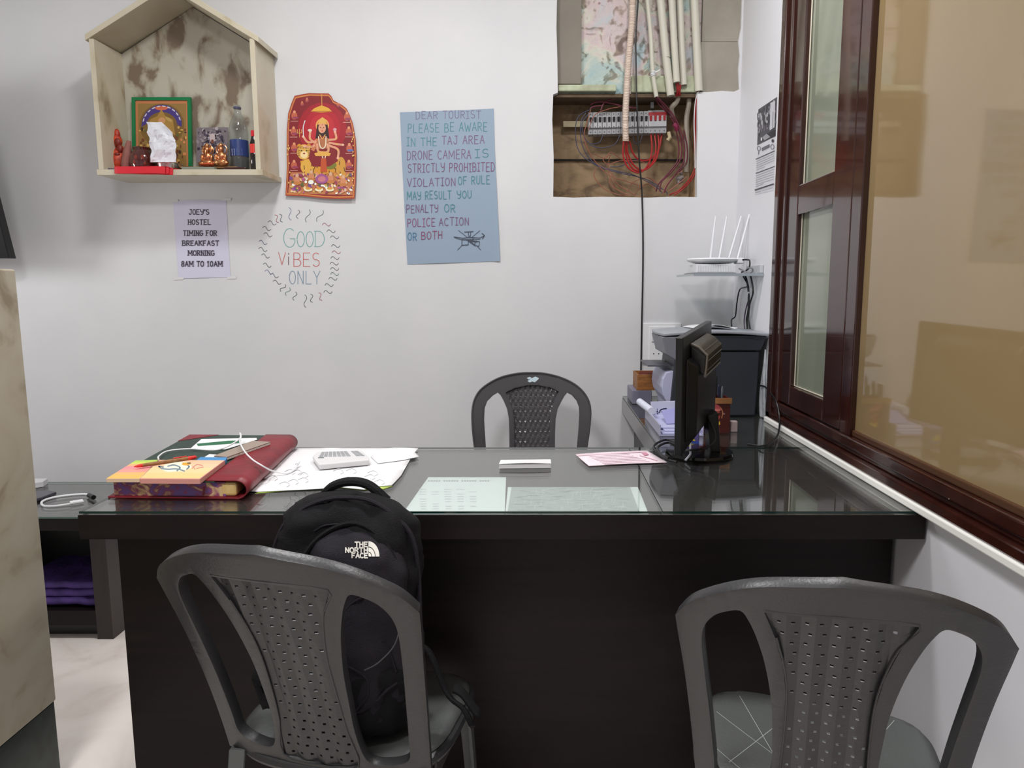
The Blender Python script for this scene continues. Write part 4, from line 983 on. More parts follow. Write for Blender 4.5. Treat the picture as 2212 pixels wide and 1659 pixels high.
for k in range(170):
    t = random.random(); y = 990 + 200 * t; w_ = random.uniform(20, 110); x = random.uniform(945 - 35 * t, 1790 + 60 * t)
    a.stroke([(x, y), (x + w_, y + random.uniform(-8, 8))], random.uniform(2, 4), random.choice([(200, 210, 208), (140, 150, 150), (186, 196, 194), (150, 162, 160)]))
for k in range(40):
    x = random.uniform(960, 1860); y = random.uniform(995, 1140); a.stroke([(x, y), (x + random.uniform(-20, 10), y + random.uniform(12, 50))], 4, (198, 208, 206))
a.build('map_print', up2)

# ledger
lb = empty('ledger_book', (-.85, 1.78, ZD), 'thick green ledger with maroon spine and marbled page edges', 'book')
ang = math.atan2(-.06, .5)
BO = Vector((-.962, 1.545, ZD + .0005)); ux = Vector((math.cos(.122), math.sin(.122) * 0 + .02, 0)).normalized(); uy = Vector((-.115, .993, 0)).normalized(); ux = Vector((uy.y, -uy.x, 0))
ux = Vector((.9995, -.03, 0)).normalized()
BW, BL = .292, .50
def bk(u, v, z): return BO + ux * u + uy * v + Vector((0, 0, z))
MAR = mat('maroon_leather', (128, 24, 36), .45, c2=(112, 18, 30), scale=20, bump=.1); GRC = mat('green_cloth', (36, 52, 46), .6, c2=(44, 62, 54), scale=40)
def bprism(pts, z0, z1): return MB().prism([bk(u, v, z0) for u, v in pts], (0, 0, z1 - z0))
bprism([(0, 0), (BW, 0), (BW, BL), (0, BL)], 0, .004).build('bottom_board', MAR, lb, bevel=.0015)
EDG = mat('marbled_edge', (112, 84, 150), .6, c2=(206, 176, 130), c3=(140, 62, 96), scale=26, detail=6, lo=.40, hi=.66, distort=2, stretch=(1, 1, 1.4))
bprism([(.012, .008), (BW - .03, .008), (BW - .03, BL - .008), (.012, BL - .008)], .0042, .036).build('page_block', EDG, lb)
YEL = mat('yellow_page_edge', (206, 172, 104), .6, c2=(220, 190, 128), scale=30)
bprism([(BW - .042, .0075), (BW - .005, .0075), (BW - .005, BL - .0085), (BW - .042, BL - .0085)], .0045, .0355).build('page_fold', YEL, lb, bevel=.006)
m = MB(); m.hexa([bk(BW - .082 + 0, .0072, .006), bk(BW - .078, .0072, .006), bk(BW - .075, .0072, .026), bk(BW - .079, .0072, .026)], [bk(BW - .082, .0079, .006), bk(BW - .078, .0079, .006), bk(BW - .075, .0079, .026), bk(BW - .079, .0079, .026)])
m.build('ribbon_mark', MAR, lb)
bprism([(0, 0), (BW - .05, 0), (BW - .02, BL), (0, BL)], .0365, .0405).build('top_board', GRC, lb, bevel=.001)
for a_, b_ in ((BL - .002, BL - .09), (.002, .09)):
    MB().prism([bk(0, a_, .0405), bk(0, b_, .0405), bk(.085, a_, .0405)], (0, 0, .0012)).build('corner_patch', MAR, lb)
def spine(u, v):
    t = u; a_ = R(100) - R(200) * max(0, (t - .5) * 2) if t > .5 else None
    if t <= .5: return bk(BW - .07 + (.066) * (t * 2), .0 + BL * v, .0418)
    return bk(BW - .004 + .024 * math.cos(a_ * 1.0) * 1.0, BL * v, .0215 + .0205 * math.sin(a_))
m = MB(); m.grid(spine, 24, 10); m.build('spine', MAR, lb, smooth=True, solid=.0025)
m = MB(); c_ = bk(BW + .012, .12, .036); m.lathe([(.010, 0), (.010, .0008)], 16, c_, Matrix.Rotation(R(38), 3, 'Y')); m.lathe([(.005, .0008), (.005, .0014)], 12, c_, Matrix.Rotation(R(38), 3, 'Y'))
m.build('embossed_crest', mat('brown_crest', (74, 46, 34), .5), lb)
ZB = ZD + .0425
c7 = lambda x, y: (200 + x / 3.0722, 900 + y / 3.0722)
def onB(x, y, z=ZB): return onZ(*c7(x, y), z)
# note pads on the ledger
def pad(pts, z0, h, mt, name, label, cat='notepad'):
    P = [onB(x, y, z0 + h) for x, y in pts]
    return tag(MB().prism([p - Vector((0, 0, h)) for p in P], (0, 0, h)).build(name, mt, bevel=.0004), label, cat)
CRE = mat('cream_pages', (222, 190, 160), .7)
p1 = pad([(90, 412), (312, 412), (440, 286), (285, 292)], ZB, .008, CRE, 'notepad', 'striped green pink and yellow notepad on the ledger corner')
def pa(x, y, o): p = onB(x, y, ZB + .008); return p + Vector((0, 0, .0002 + o))
a = Art(pa)
def strip(L0, L1, R0, R1, t0, t1, c):
    f_ = lambda A, B, t: (A[0] + (B[0] - A[0]) * t, A[1] + (B[1] - A[1]) * t)
    a.poly([f_(L0, L1, t0), f_(R0, R1, t0), f_(R0, R1, t1), f_(L0, L1, t1)], c)
A_, B_, C_, D_ = (92, 411), (285, 292), (310, 411), (438, 286)
for i, (t0, c) in enumerate([(0, (236, 180, 92)), (.22, (240, 176, 110)), (.34, (242, 150, 140)), (.52, (240, 138, 144)), (.68, (226, 168, 120)), (.8, (196, 206, 92)), (.9, (170, 200, 88))]):
    strip(A_, B_, C_, D_, t0, 1.0, c)
a.build('striped_cover', p1)
p2 = pad([(314, 412), (712, 414), (878, 290), (445, 286)], ZB, .011, mat('pink_edge_pages', (214, 150, 140), .7), 'notepad', 'peach notepad with a cartoon drawing next to the pen')
a = Art(lambda x, y, o: onB(x, y, ZB + .011) + Vector((0, 0, .0002 + o)))
A_, B_, C_, D_ = (318, 409), (446, 288), (708, 411), (874, 291)
for t0, c in [(0, (240, 196, 132)), (.3, (244, 200, 148)), (.6, (242, 192, 156)), (.82, (236, 184, 150))]: strip(A_, B_, C_, D_, t0, 1.0, c)
a.poly([(455, 352), (480, 318), (560, 300), (640, 300), (655, 340), (600, 362), (500, 368)], (226, 226, 206))
for P_ in ([(455, 345), (500, 350), (560, 348), (610, 362)], [(500, 330), (540, 322), (580, 338), (560, 360)], [(450, 340), (440, 330), (470, 336)], [(600, 310), (640, 330), (625, 350)]): a.stroke(P_, 9, (110, 130, 140), curve=True)
a.ell(620, 315, 28, 10, (222, 160, 50)); a.ell(640, 310, 14, 6, (120, 90, 40))
for P_ in ([(660, 345), (690, 320), (730, 325)], [(690, 345), (735, 335)], [(665, 330), (680, 350)]): a.stroke(P_, 5, (196, 128, 112), curve=True)
a.build('cartoon_print', p2)
p3 = pad([(690, 288), (880, 292), (893, 270), (715, 268)], ZB, .0095, mat('blue_card', (62, 134, 190), .5), 'blue_card', 'blue card strip behind the peach notepad', 'card')
MB()
# pen
ZPp = ZB + .0155
pa0, pa1 = onB(275, 332, ZPp), onB(688, 268, ZPp)
d_ = (pa1 - pa0)
pen = empty('ballpoint_pen', pa0, 'brown kraft pen with red tip and red end across the notepads', 'pen')
MB().tube([pa0 + d_ * .12, pa0 + d_ * .86], .0044, 14).build('barrel', mat('kraft_barrel', (150, 106, 62), .6, c2=(128, 84, 50), scale=90), pen, smooth=True)
MB().tube([pa0, pa0 + d_ * .05, pa0 + d_ * .13], [.0012, .003, .0045], 14).build('tip', mat('red_plastic', (204, 40, 34), .35), pen, smooth=True)
MB().tube([pa0 + d_ * .855, pa0 + d_ * .97, pa0 + d_], [.0048, .0046, .0030], 14).build('end_cap', mat('red_plastic', (204, 40, 34), .35), pen, smooth=True)
dn = d_.normalized(); s_ = Vector((0, 0, .0056))
MB().tube([pa0 + d_ * .84 + s_, pa0 + d_ * .62 + s_], .0013, 6).build('clip', mat('red_plastic', (204, 40, 34), .35), pen)
# card with green stripe
cd = pad([(645, 214), (722, 148), (1088, 141), (1092, 152), (880, 216)], ZB, .0012, PAPER, 'business_card', 'white card with a dark green stripe on the ledger', 'card')
a = Art(lambda x, y, o: onB(x, y, ZB + .0012) + Vector((0, 0, .0002 + o))); a.poly([(690, 180), (700, 196), (980, 176), (985, 158), (900, 160)], (16, 100, 62)); a.build('green_stripe', cd)
pad([(735, 272), (775, 248), (830, 252), (800, 270)], ZB, .0015, PAPER, 'folded_receipt', 'tiny white folded receipt at the corner of the blue card', 'paper')
# beige phone in a case
ph = empty('smartphone', onB(990, 215), 'taupe flat phone lying across the green ledger cover', 'phone')
P = [onB(x, y, ZB + .010) for x, y in [(805, 258), (1062, 158), (1180, 166), (892, 266)]]
MB().prism([p - Vector((0, 0, .009)) for p in P], (0, 0, .006)).build('phone_body', mat('silver_phone_edge', (212, 206, 198), .3), ph, bevel=.0015)
MB().prism([p - Vector((0, 0, .003)) for p in P], (0, 0, .0028)).build('back_cover', mat('taupe_cover', (152, 136, 124), .45), ph, bevel=.001)
# white charging cable across the ledger
ZC = ZB + .0055
pts = [onB(438, 284, ZC + .008), onB(440, 262, ZC + .004), onB(500, 228, ZC), onB(640, 214, ZC), onB(800, 222, ZC + .001), onB(880, 204, ZC + .012), onB(960, 160, ZC + .013), onB(984, 128, ZC + .015), onB(978, 108, ZC + .022), onB(984, 134, ZC + .02),
       onB(978, 170, ZC + .0165), onB(1010, 232, ZC + .0145), onB(1060, 284, ZC + .006), onZ(*c7(1115, 320), ZD + .049), onZ(*c7(1160, 345), ZD + .036), onZ(*c7(1195, 360), ZD + .018), onZ(*c7(1290, 377), ZD + .006), onZ(*c7(1345, 345), ZD + .008), onZ(*c7(1356, 318), ZD + .012)]
cb = empty('charging_cable', pts[-1], 'thin white charging cable looping over the ledger and phone', 'cable')
MB().tube(cr(pts, 8), .0019, 8).build('cord', WPLAST, cb, smooth=True)
MB().tube([pts[-1], pts[-1] + Vector((0, .012, .004))], .0042, 10).build('plug', WPLAST, cb, smooth=True)

# big white papers beside the ledger
def flatp(pts, z, name, label, mt, h=.0008, wave=0, cat='paper', step=.03):
    Q = [onZ(x, y, z) for x, y in pts]
    def fn(u, v): return Vector((u, v, z + h + wave * (noise.noise(Vector((u * 9, v * 9, z * 50))) * .5 + .5)))
    return tag(sheet([(p.x, p.y) for p in Q], [], fn, step).build(name, mt, solid=h, soff=-1, smooth=True), label, cat)
flatp([c7(*p) for p in [(1075, 512), (1300, 490), (1640, 470), (1800, 486), (1930, 482), (1990, 462), (1960, 440), (1300, 440)]], ZD + .0003, 'green_sheet', 'yellow green sheet peeking out under the white papers', mat('lime_paper', (176, 198, 96), .6))
bigp = flatp([c7(*p) for p in [(1000, 498), (1346, 212), (1750, 210), (2140, 212), (2110, 282), (2050, 390), (1985, 460), (1900, 466), (1800, 488), (1640, 472), (1500, 484), (1300, 492), (1100, 502)]], ZD + .0014, 'scribbled_paper', 'large white sheets with faint pencil scribbles beside the ledger', PAPER, wave=.0018)
a = Art(lambda x, y, o: onZ(*c7(x, y), ZD + .0044) + Vector((0, 0, o)), 2e-6)
for k in range(14):
    x = random.uniform(1120, 1900); y = random.uniform(350, 450)
    a.stroke([(x, y), (x + 40, y - 14), (x + 70, y + 6), (x + 50, y + 20)], 3, (218, 218, 221), curve=True)
a.build('pencil_marks', bigp)
flatp([c7(*p) for p in [(1846, 268), (1870, 290), (1893, 312), (2060, 290), (2166, 268), (2150, 250), (2138, 240), (2150, 226), (2162, 211), (2000, 208), (1900, 215)]], ZD + .0045, 'torn_paper', 'small torn white paper at the far edge beside the calculator', mat('bright_paper', (236, 236, 238), .6), wave=.001)
# calculator
cl = empty('calculator', onZ(*c7(1640, 280), ZD), 'white desk calculator with grey keys lying on the papers', 'calculator')
CZ = ZD + .020
P = [onZ(*c7(x, y), CZ) for x, y in [(1458, 262), (1500, 318), (1838, 286), (1838, 270), (1785, 222), (1490, 232)]]
B = [Vector((p.x, p.y, ZD + .005)) for p in P]
cen = sum(P, Vector()) / 6
MB().hexa([cen + (b - cen) * 1.0 - Vector((0, 0, 0)) + Vector((0, 0, 0)) for b in [Vector((cen.x + (p.x - cen.x) * .96, cen.y + (p.y - cen.y) * .96, ZD + .005)) for p in P]], P).build('calculator_body', mat('calculator_white', (216, 214, 216), .35), cl, bevel=.003)
def cf(x, y, h): return onZ(*c7(x, y), CZ) + Vector((0, 0, h))
m = MB()
L0, L1, R0, R1 = Vector((1500, 268)), Vector((1520, 236)), Vector((1810, 262)), Vector((1760, 228))
def bil(u, v):
    a_ = L0 + (R0 - L0) * u; b_ = L1 + (R1 - L1) * u; q_ = a_ + (b_ - a_) * v; return q_
for i in range(10):
    for j in range(4):
        if i in (7,): continue
        u0, v0 = i / 10 + .01, j / 4 + .03; qs = [bil(u0, v0), bil(u0 + .078, v0), bil(u0 + .078, v0 + .19), bil(u0, v0 + .19)]
        m.prism([cf(q_.x, q_.y, 0) for q_ in qs], (0, 0, .0015))
m.build('keypad', mat('calculator_keys', (160, 162, 166), .5), cl)
qs = [bil(.0, -.25), bil(.12, -.25), bil(.12, -.08), bil(.0, -.08)]
MB().prism([cf(q_.x, q_.y, 0) for q_ in qs], (0, 0, .001)).build('display', mat('calculator_display', (110, 116, 116), .3), cl)
# folded letter
c8 = lambda x, y: (850 + x / 3.687, 780 + y / 3.687)
e = empty('folded_letter', onZ(1134, 1000), 'white folded letter lying alone in the middle of the desk', 'paper')
ya, yb2 = onZ(1080, 1013).y, onZ(1080, 985).y; xa0, xa1 = onZ(1078, 1012).x, onZ(1190, 1005).x
zf = ZD + .0006
def slab(y0_, y1_, za, zb1, zb2, sk):
    return [(xa0, y0_, za), (xa1, y0_ + sk, za), (xa1, y1_ + sk, zb1), (xa0, y1_, zb1)], [(xa0 + .001, y0_ + .002, za + zb2), (xa1 - .001, y0_ + .002 + sk, za + zb2), (xa1, y1_ + sk, zb1 + .002), (xa0, y1_, zb1 + .002)]
lo_, hi_ = slab(ya, ya + .075, zf, zf, .010, .006)
MB().hexa(lo_, hi_).build('lower_fold', mat('shaded_paper', (206, 204, 206), .6), e, bevel=.0006)  # front of the same white letter, its shade put into the colour
m = MB(); m.grid(lambda u, v: Vector((xa0 + (xa1 - xa0) * u, ya + .001 + .006 * u + .078 * v, zf + .0115 + .006 * math.sin(u * 3.1) * (1 - v) * .4 - .008 * v)), 12, 5); m.build('upper_fold', PAPER, e, solid=.0015)
# pink receipt
PK = mat('pink_paper', (234, 216, 224), .6)
rc = flatp([(1243, 983), (1330, 978), (1397, 974.5), (1420, 988), (1441, 1001), (1360, 1003), (1272, 1008), (1256, 995)], ZD + .0006, 'pink_bill', 'pale pink printed bill on the desk in front of the monitor', PK, wave=.003)
a = Art(lambda x, y, o: onZ(*c8(x, y), ZD + .0048) + Vector((0, 0, o)), 3e-6)
a.poly([(1975, 728), (2010, 724), (2035, 745), (1998, 750)], (206, 140, 162))
for k in range(7): a.stroke([(1560 + k * 20, 760 + k * 10), (1880 + k * 32, 742 + k * 11)], 3, (230, 200, 212))
a.stroke([(1460, 752), (1980, 722)], 7, (230, 200, 212)); a.stroke([(1960, 750), (2100, 790)], 4, (228, 180, 196))
a.build('printed_lettering', rc)

# ================================================================== MONITOR
mo = empty('computer_monitor', (.438, 1.967, ZD), 'black flat computer monitor seen from behind on its round base', 'monitor')
wv = Vector((.373, .928, 0)); nv = Vector((.928, -.373, 0)); uv = Vector((0, 0, 1))
Rr = Matrix.Rotation(R(3.0), 3, nv)
MC = Vector((.410, 1.945, .968))
def mp_(a_, b_, c_):   # along width, up, out of the rear
    return MC + Rr @ (wv * a_ + uv * b_ + nv * c_)
def mbox(m, a0, a1, b0, b1, c0_, c1_, t=0):
    lo = [mp_(a0, b0, c0_), mp_(a1, b0, c0_), mp_(a1, b1, c0_), mp_(a0, b1, c0_)]
    hi = [mp_(a0 + t, b0 + t, c1_), mp_(a1 - t, b0 + t, c1_), mp_(a1 - t, b1 - t, c1_), mp_(a0 + t, b1 - t, c1_)]
    return m.hexa(lo, hi)
m = MB(); mbox(m, -.215, .215, -.15, .145, -.010, .008); m.build('screen_bezel', BLACK, mo, bevel=.002)
m = MB(); mbox(m, -.203, .203, -.136, .134, -.0104, -.0098); m.build('screen', BLACKG, mo)
m = MB(); mbox(m, -.17, .17, -.13, .085, .008, .034, .02); m.build('rear_housing', BLACK, mo, bevel=.004)
VN = mat('vent_plastic', (72, 66, 58), .35)
m = MB()
lo = [mp_(-.12, .06, .008), mp_(.12, .06, .008), mp_(.12, .115, .008), mp_(-.12, .115, .008)]
hi = [mp_(-.12, .035, .045), mp_(.12, .035, .045), mp_(.12, .085, .050), mp_(-.12, .085, .050)]
m.hexa(lo, hi); vb = m.build('vent_hood', mat('hood_plastic', (26, 24, 23), .3), mo, bevel=.004)
m = MB()
def hood_top(t, w): # from the screen side down the back of the hood
    pts_ = [(.118, .010), (.110, .030), (.090, .0515), (.060, .0495), (.036, .0465)]
    return [mp_(w, b_, c_) for b_, c_ in pts_]
for k in range(20): m.tube(hood_top(0, -.117 + k * .01232), .0017, 5)
for b_, c_ in ((.114, .021), (.100, .042), (.075, .052), (.050, .0495)): m.tube([mp_(-.118, b_, c_), mp_(.118, b_, c_)], .0012, 5)
m.build('vent_slot', VN, vb, smooth=True)
m = MB(); m.tube(hood_top(0, -.121), .0032, 6); m.tube([mp_(-.121, .036, .047), mp_(.121, .036, .047)], .0032, 6); m.build('hood_rim', mat('rim_grey', (104, 98, 88), .35), vb, smooth=True)
m = MB(); bc = Vector((.432, 1.968, ZD)); m.lathe([(.092, .0005), (.094, .004), (.091, .011), (.03, .016)], 40, bc, Matrix.Diagonal((1, 1.0, 1))); m.build('stand_base', BLACKG, mo, smooth=True, ang=50)
m = MB(); m.hexa([bc + Vector((.025, -.03, .012)), bc + Vector((.053, -.03, .012)), bc + Vector((.053, .03, .012)), bc + Vector((.025, .03, .012))],
                 [bc + Vector((.013, -.03, .115)), bc + Vector((.043, -.03, .125)), bc + Vector((.043, .03, .125)), bc + Vector((.013, .03, .115))]); m.build('stand_neck', BLACK, mo, bevel=.004)
for i, (lab, pts) in enumerate((('black monitor cable coiled around the front of the monitor base', [(1462, 957), (1440, 950), (1418, 958), (1412, 968), (1422, 980), (1440, 992), (1462, 998)]),
                 ('second black cable looping just inside the first beside the monitor base', [(1462, 961), (1444, 956), (1426, 962), (1420, 970), (1428, 982), (1444, 990)]))):
    wire([onZ(x, y, ZD + .005 + .0075 * i) for x, y in pts], .0034, 'monitor_cable', lab, CABLEK, 'cable')
wire([mp_(.0, -.10, .04), bc + Vector((.03, -.06, .06)), bc + Vector((.0, -.075, .035)), bc + Vector((-.05, -.06, .025)), bc + Vector((-.06, -.04, .016))], .003, 'video_cable', 'black video cable drooping behind the monitor onto its base', CABLEK, 'cable')
wire([bc + Vector((-.055, -.088, .005)), bc + Vector((-.04, -.075, .018)), bc + Vector((-.035, -.05, .022)), bc + Vector((-.03, -.03, .04))], .003, 'white_plug_cord', 'white cord end resting on the monitor base', mat('grey_white_cord', (170, 172, 186), .4), 'cord')
pk = empty('snack_packet', (.44, 2.12, ZD), 'small purple and yellow packet seen under the monitor', 'packet')
MB().box(.415, .462, 2.105, 2.135, ZD + .0005, ZD + .05).build('packet_body', mat('purple_foil', (104, 92, 150), .35), pk, bevel=.004)
MB().prism([(.424, 2.1045, ZD + .012), (.45, 2.1045, ZD + .010), (.43, 2.1045, ZD + .03)], (0, -.002, 0)).build('yellow_print', mat('yellow_ink', (226, 214, 50), .4), pk)
MB().box(.416, .461, 2.1035, 2.1047, ZD + .001, ZD + .009).build('blue_print', mat('blue_ink', (60, 80, 170), .4), pk)

# ================================================================== PRINTER
pr = empty('printer', (.60, 2.78, ZD), 'dark multifunction printer with a light grey lid by the wall', 'printer')
PD = mat('printer_dark', (44, 48, 56), .45); PG = mat('printer_grey', (150, 154, 162), .4); PL = mat('printer_light', (176, 178, 204), .4)
y0, y1 = 2.565, 2.84
MB().hexa([(.45, y0 + .01, ZD + .001), (.765, y0 + .01, ZD + .001), (.765, y1, ZD + .001), (.45, y1, ZD + .001)], [(.47, y0 + .004, ZD + .235), (.770, y0 + .004, ZD + .235), (.770, y1, ZD + .235), (.47, y1, ZD + .235)]).build('printer_body', PD, pr, bevel=.006)
MB().hexa([(.50, y0, ZD + .238), (.772, y0, ZD + .238), (.772, y1, ZD + .238), (.50, y1, ZD + .238)], [(.425, y0 - .004, ZD + .292), (.792, y0 - .004, ZD + .292), (.792, y1, ZD + .292), (.425, y1, ZD + .292)]).build('scanner_unit', PD, pr, bevel=.004)
m = MB()
def lid(u, v):
    x = .424 + (.797 - .424) * u; z = ZD + .300 + .010 * math.sin(math.pi * u); y = (y0 - .010) + (y1 - y0 + .01) * v
    x += -.012 * math.sin(math.pi * v) * (1 - u); return Vector((x, y, z))
m.grid(lid, 20, 10); m.build('scanner_lid', PG, pr, solid=.010, soff=-1, smooth=True, bevel=.002)
MB().hexa([(.435, y0 - .006, ZD + .225), (.47, y0 - .006, ZD + .205), (.47, y1 - .03, ZD + .205), (.435, y1 - .03, ZD + .225)], [(.418, y0 - .008, ZD + .288), (.50, y0 - .008, ZD + .288), (.50, y1 - .03, ZD + .288), (.418, y1 - .03, ZD + .288)]).build('control_panel', mat('panel_grey', (116, 118, 126), .4), pr, bevel=.003)
MB().box(.375, .46, y0 + .03, y1 - .05, ZD + .178, ZD + .184).build('output_tray', mat('tray_grey', (70, 72, 80), .4), pr, bevel=.002)
prof_ = [(.470, .012), (.452, .014), (.446, .045), (.430, .075), (.424, .105), (.428, .135), (.440, .160), (.470, .165)]
MB().prism([(x_, y0 + .012, ZD + z_) for x_, z_ in prof_], (0, y1 - y0 - .03, 0)).build('front_cover', PL, pr, bevel=.003)
m = MB()
for k in range(12): m.lathe([(.0035, 0), (.0035, .001)], 8, (.56 + .012 * (k % 4), y0 + .0035, ZD + .13 + .012 * (k // 4)), Matrix.Rotation(R(90), 3, 'X'))
m.build('speaker_hole', DK, pr)
tag(MB().tube([(.66, 2.6, ZD + .309), (.68, 2.64, ZD + .312)], .004, 6).build('x_tmp', PAPER), 'tmp', 'x')
bpy.data.objects.remove(bpy.data.objects['x_tmp'])
def pp(u, v): return Vector((.565 + .14 * u - .03 * v, 2.63 + .16 * v, ZD + .3125 + .014 * abs(math.sin(u * 3.4)) * (1 - v * .4)))
m = MB(); m.grid(pp, 12, 6); tag(m.build('loose_papers', PAPER, solid=.001), 'crumpled white papers lying on the printer lid', 'paper')
# plastic bag and cable beside the printer
def bag(u, v):
    a_ = u * 2 * math.pi; r = .018 * (1 - .55 * v) * (1 + .35 * math.sin(3 * a_ + v * 5)); rr = (.5 + .9 * math.sin(math.pi * min(1, v * .9 + .12)))
    return Vector((.782 + r * math.cos(a_) * .4 * rr, 2.545 + 1.3 * r * math.sin(a_) * rr, ZD + .004 + .24 * v))
m = MB(); m.grid(bag, 28, 14); tag(m.build('plastic_bag', mat('milky_plastic', (168, 172, 178), .2, bump=.5, bscale=25), smooth=True), 'milky plastic bag squeezed between printer and window wall', 'bag')
wire([Vector((.768, 2.555, ZD + .115)), Vector((.772, 2.5, ZD + .118)), onX(1662, 846, .775), onX(1677, 868, .775), onX(1684, 905, .772), onZ(1680, 940, ZD + .004), onZ(1662, 958, ZD + .004), onZ(1645, 963, ZD + .004), onZ(1615, 960, ZD + .004)], .003, 'power_cable', 'thin black cable bowing out past the printer onto the glass', CABLEK, 'cable')

# ================================================================== SMALL THINGS ON THE SIDE COUNTER
tag(MB().box(.352, .43, 2.845, 3.02, ZD + .0005, ZD + .056).build('document_box', mat('lavender_grey_box', (118, 116, 134), .45), bevel=.003), 'flat grey box under the small wooden tray by the wall', 'box')
wb = empty('wooden_box', (.40, 2.9, ZD + .057), 'small open wooden box of slips on the flat grey box', 'box')
WD = mat('honey_wood', (158, 104, 52), .5, c2=(126, 78, 36), scale=9, stretch=(2, 2, 12)); ZW = ZD + .0565
x0_, x1_ = onY(1377, 825, 2.85).x, onY(1434, 825, 2.85).x
MB().box(x0_, x1_, 2.85, 2.856, ZW, ZW + .062).build('front_board', WD, wb, bevel=.001)
MB().box(x0_, x1_, 2.99, 2.996, ZW, ZW + .062).build('back_board', WD, wb, bevel=.001)
MB().box(x0_, x0_ + .006, 2.857, 2.989, ZW, ZW + .062).build('side_board', WD, wb, bevel=.001)
MB().box(x1_ - .006, x1_, 2.857, 2.989, ZW, ZW + .062).build('side_board', WD, wb, bevel=.001)
MB().box(x0_ + .007, x1_ - .007, 2.857, 2.989, ZW, ZW + .005).build('bottom_board', WD, wb)
MB().box(x0_ - .004, x1_ + .004, 2.846, 2.8495, ZW, ZW + .006).build('front_strip', WD, wb)
for k in range(6): tag(MB().box(x0_ + .012 + k * .002, x1_ - .012 - k * .001, 2.865 + k * .019, 2.867 + k * .019, ZW + .0055, ZW + .06 + .005 * math.sin(k * 2)).build('paper_slip', mat('reddish_slips', (120, 60, 50), .7)), 'reddish paper slips filed in the small wooden box', 'paper', 'slips in the small wooden box')
# acrylic letter tray with papers
LT = empty('letter_tray', (.46, 2.45, ZD), 'clear acrylic letter tray holding bluish papers on the counter', 'tray')
AC = mat('acrylic_lilac', (176, 176, 206), .12, coat=.4)
MB().box(.362, .50, 2.22, 2.55, ZD + .0006, ZD + .004).build('tray_base', AC, LT)
MB().box(.362, .366, 2.22, 2.55, ZD + .0042, ZD + .036).build('tray_wall', AC, LT, bevel=.001)
MB().box(.496, .50, 2.22, 2.55, ZD + .0042, ZD + .036).build('tray_wall', AC, LT, bevel=.001)
MB().box(.367, .495, 2.546, 2.55, ZD + .0042, ZD + .036).build('tray_wall', AC, LT, bevel=.001)
BP = mat('bluish_paper', (178, 180, 214), .55)
for k, (dx, dy, lab) in enumerate(((0, 0, 'lowest bluish paper lying in the acrylic tray'), (.01, .02, 'second bluish paper in the acrylic tray'), (.004, .05, 'third bluish paper in the acrylic tray'))):
    tag(MB().box(.372 + dx, .48 + dx, 2.225 + dy, 2.49 + dy, ZD + .0045 + k * .0045, ZD + .0085 + k * .0045).build('tray_paper', BP, bevel=.0006), 'flat bluish papers stacked in the acrylic tray', 'paper', 'papers in the acrylic tray')
def crd(x, y, o): return onY(1360 + x / 5.0265, 680 + y / 5.0265, 2.50) - Vector((0, o, 0))
q = [(228, 945), (500, 935), (500, 1120), (240, 1090)]
card2 = tag(MB().prism([crd(x, y, 0) for x, y in q], (0, .003, .0)).build('logo_card', mat('lilac_card', (204, 206, 228), .45), bevel=.0005), 'upright lilac card with a dark swoosh standing in the tray', 'card')
a = Art(lambda x, y, o: crd(x, y, .0004 + o))
NV = (34, 36, 74)
a.stroke([(325, 1062), (335, 1035), (365, 1022), (400, 1018)], 12, NV, curve=True); a.stroke([(345, 1055), (395, 1050)], 6, NV); a.stroke([(300, 1020), (298, 1078)], 6, NV); a.ell(306, 1064, 10, 14, NV); a.ell(306, 1064, 4, 8, (204, 206, 228))
a.stroke([(290, 1052), (308, 1048)], 5, NV)
a.build('swoosh_print', card2)
def roll(px0, py0, px1, py1, z0, z1, r): return MB().tube([onZ(px0, py0, z0), onZ(px1, py1, z1)], r, 14)
tag(roll(1382, 868, 1408, 888, ZD + .045, ZD + .045, .013).build('paper_roll', mat('white_blue_roll', (212, 216, 232), .5), smooth=True), 'white rolled paper resting along the tray wall', 'paper roll')
tag(MB().prism([(.40, 2.32, ZD + .0185), (.485, 2.34, ZD + .020), (.48, 2.47, ZD + .052), (.40, 2.42, ZD + .045)], (0, 0, .002)).build('tilted_paper', mat('violet_paper', (150, 150, 200), .5)), 'violet tinted paper sloping up in the acrylic tray', 'paper')
# snack box used as pen holder
bx = empty('pen_box', (.56, 2.3, ZD), 'dark red printed carton used as a pen holder behind the monitor', 'box')
x0_, x1_ = .50, .592; yf, yb3 = 2.265, 2.345; zt2 = ZD + .112
CT = mat('dark_red_carton', (86, 26, 20), .4); KR = mat('kraft_inside', (164, 112, 66), .6)
MB().box(x0_, x1_, yf, yf + .003, ZD + .0006, zt2).build('front_side', CT, bx)
MB().box(x0_, x1_, yb3 - .003, yb3, ZD + .0006, zt2).build('back_side', CT, bx)
MB().box(x0_, x0_ + .003, yf + .0035, yb3 - .0035, ZD + .0006, zt2).build('end_side', CT, bx)
MB().box(x1_ - .003, x1_, yf + .0035, yb3 - .0035, ZD + .0006, zt2).build('end_side', CT, bx)
MB().box(x0_ + .0035, x1_ - .0035, yf + .0035, yb3 - .0035, ZD + .0006, ZD + .003).build('bottom_side', KR, bx)
MB().box(x0_ - .002, x1_ + .004, yf - .003, yf - .0003, zt2 - .016, zt2 + .002).build('kraft_rim', KR, bx)
a = Art(lambda x, y, o: onY(1360 + x / 5.0265, 680 + y / 5.0265, yf) - Vector((0, .0004 + o, 0)))
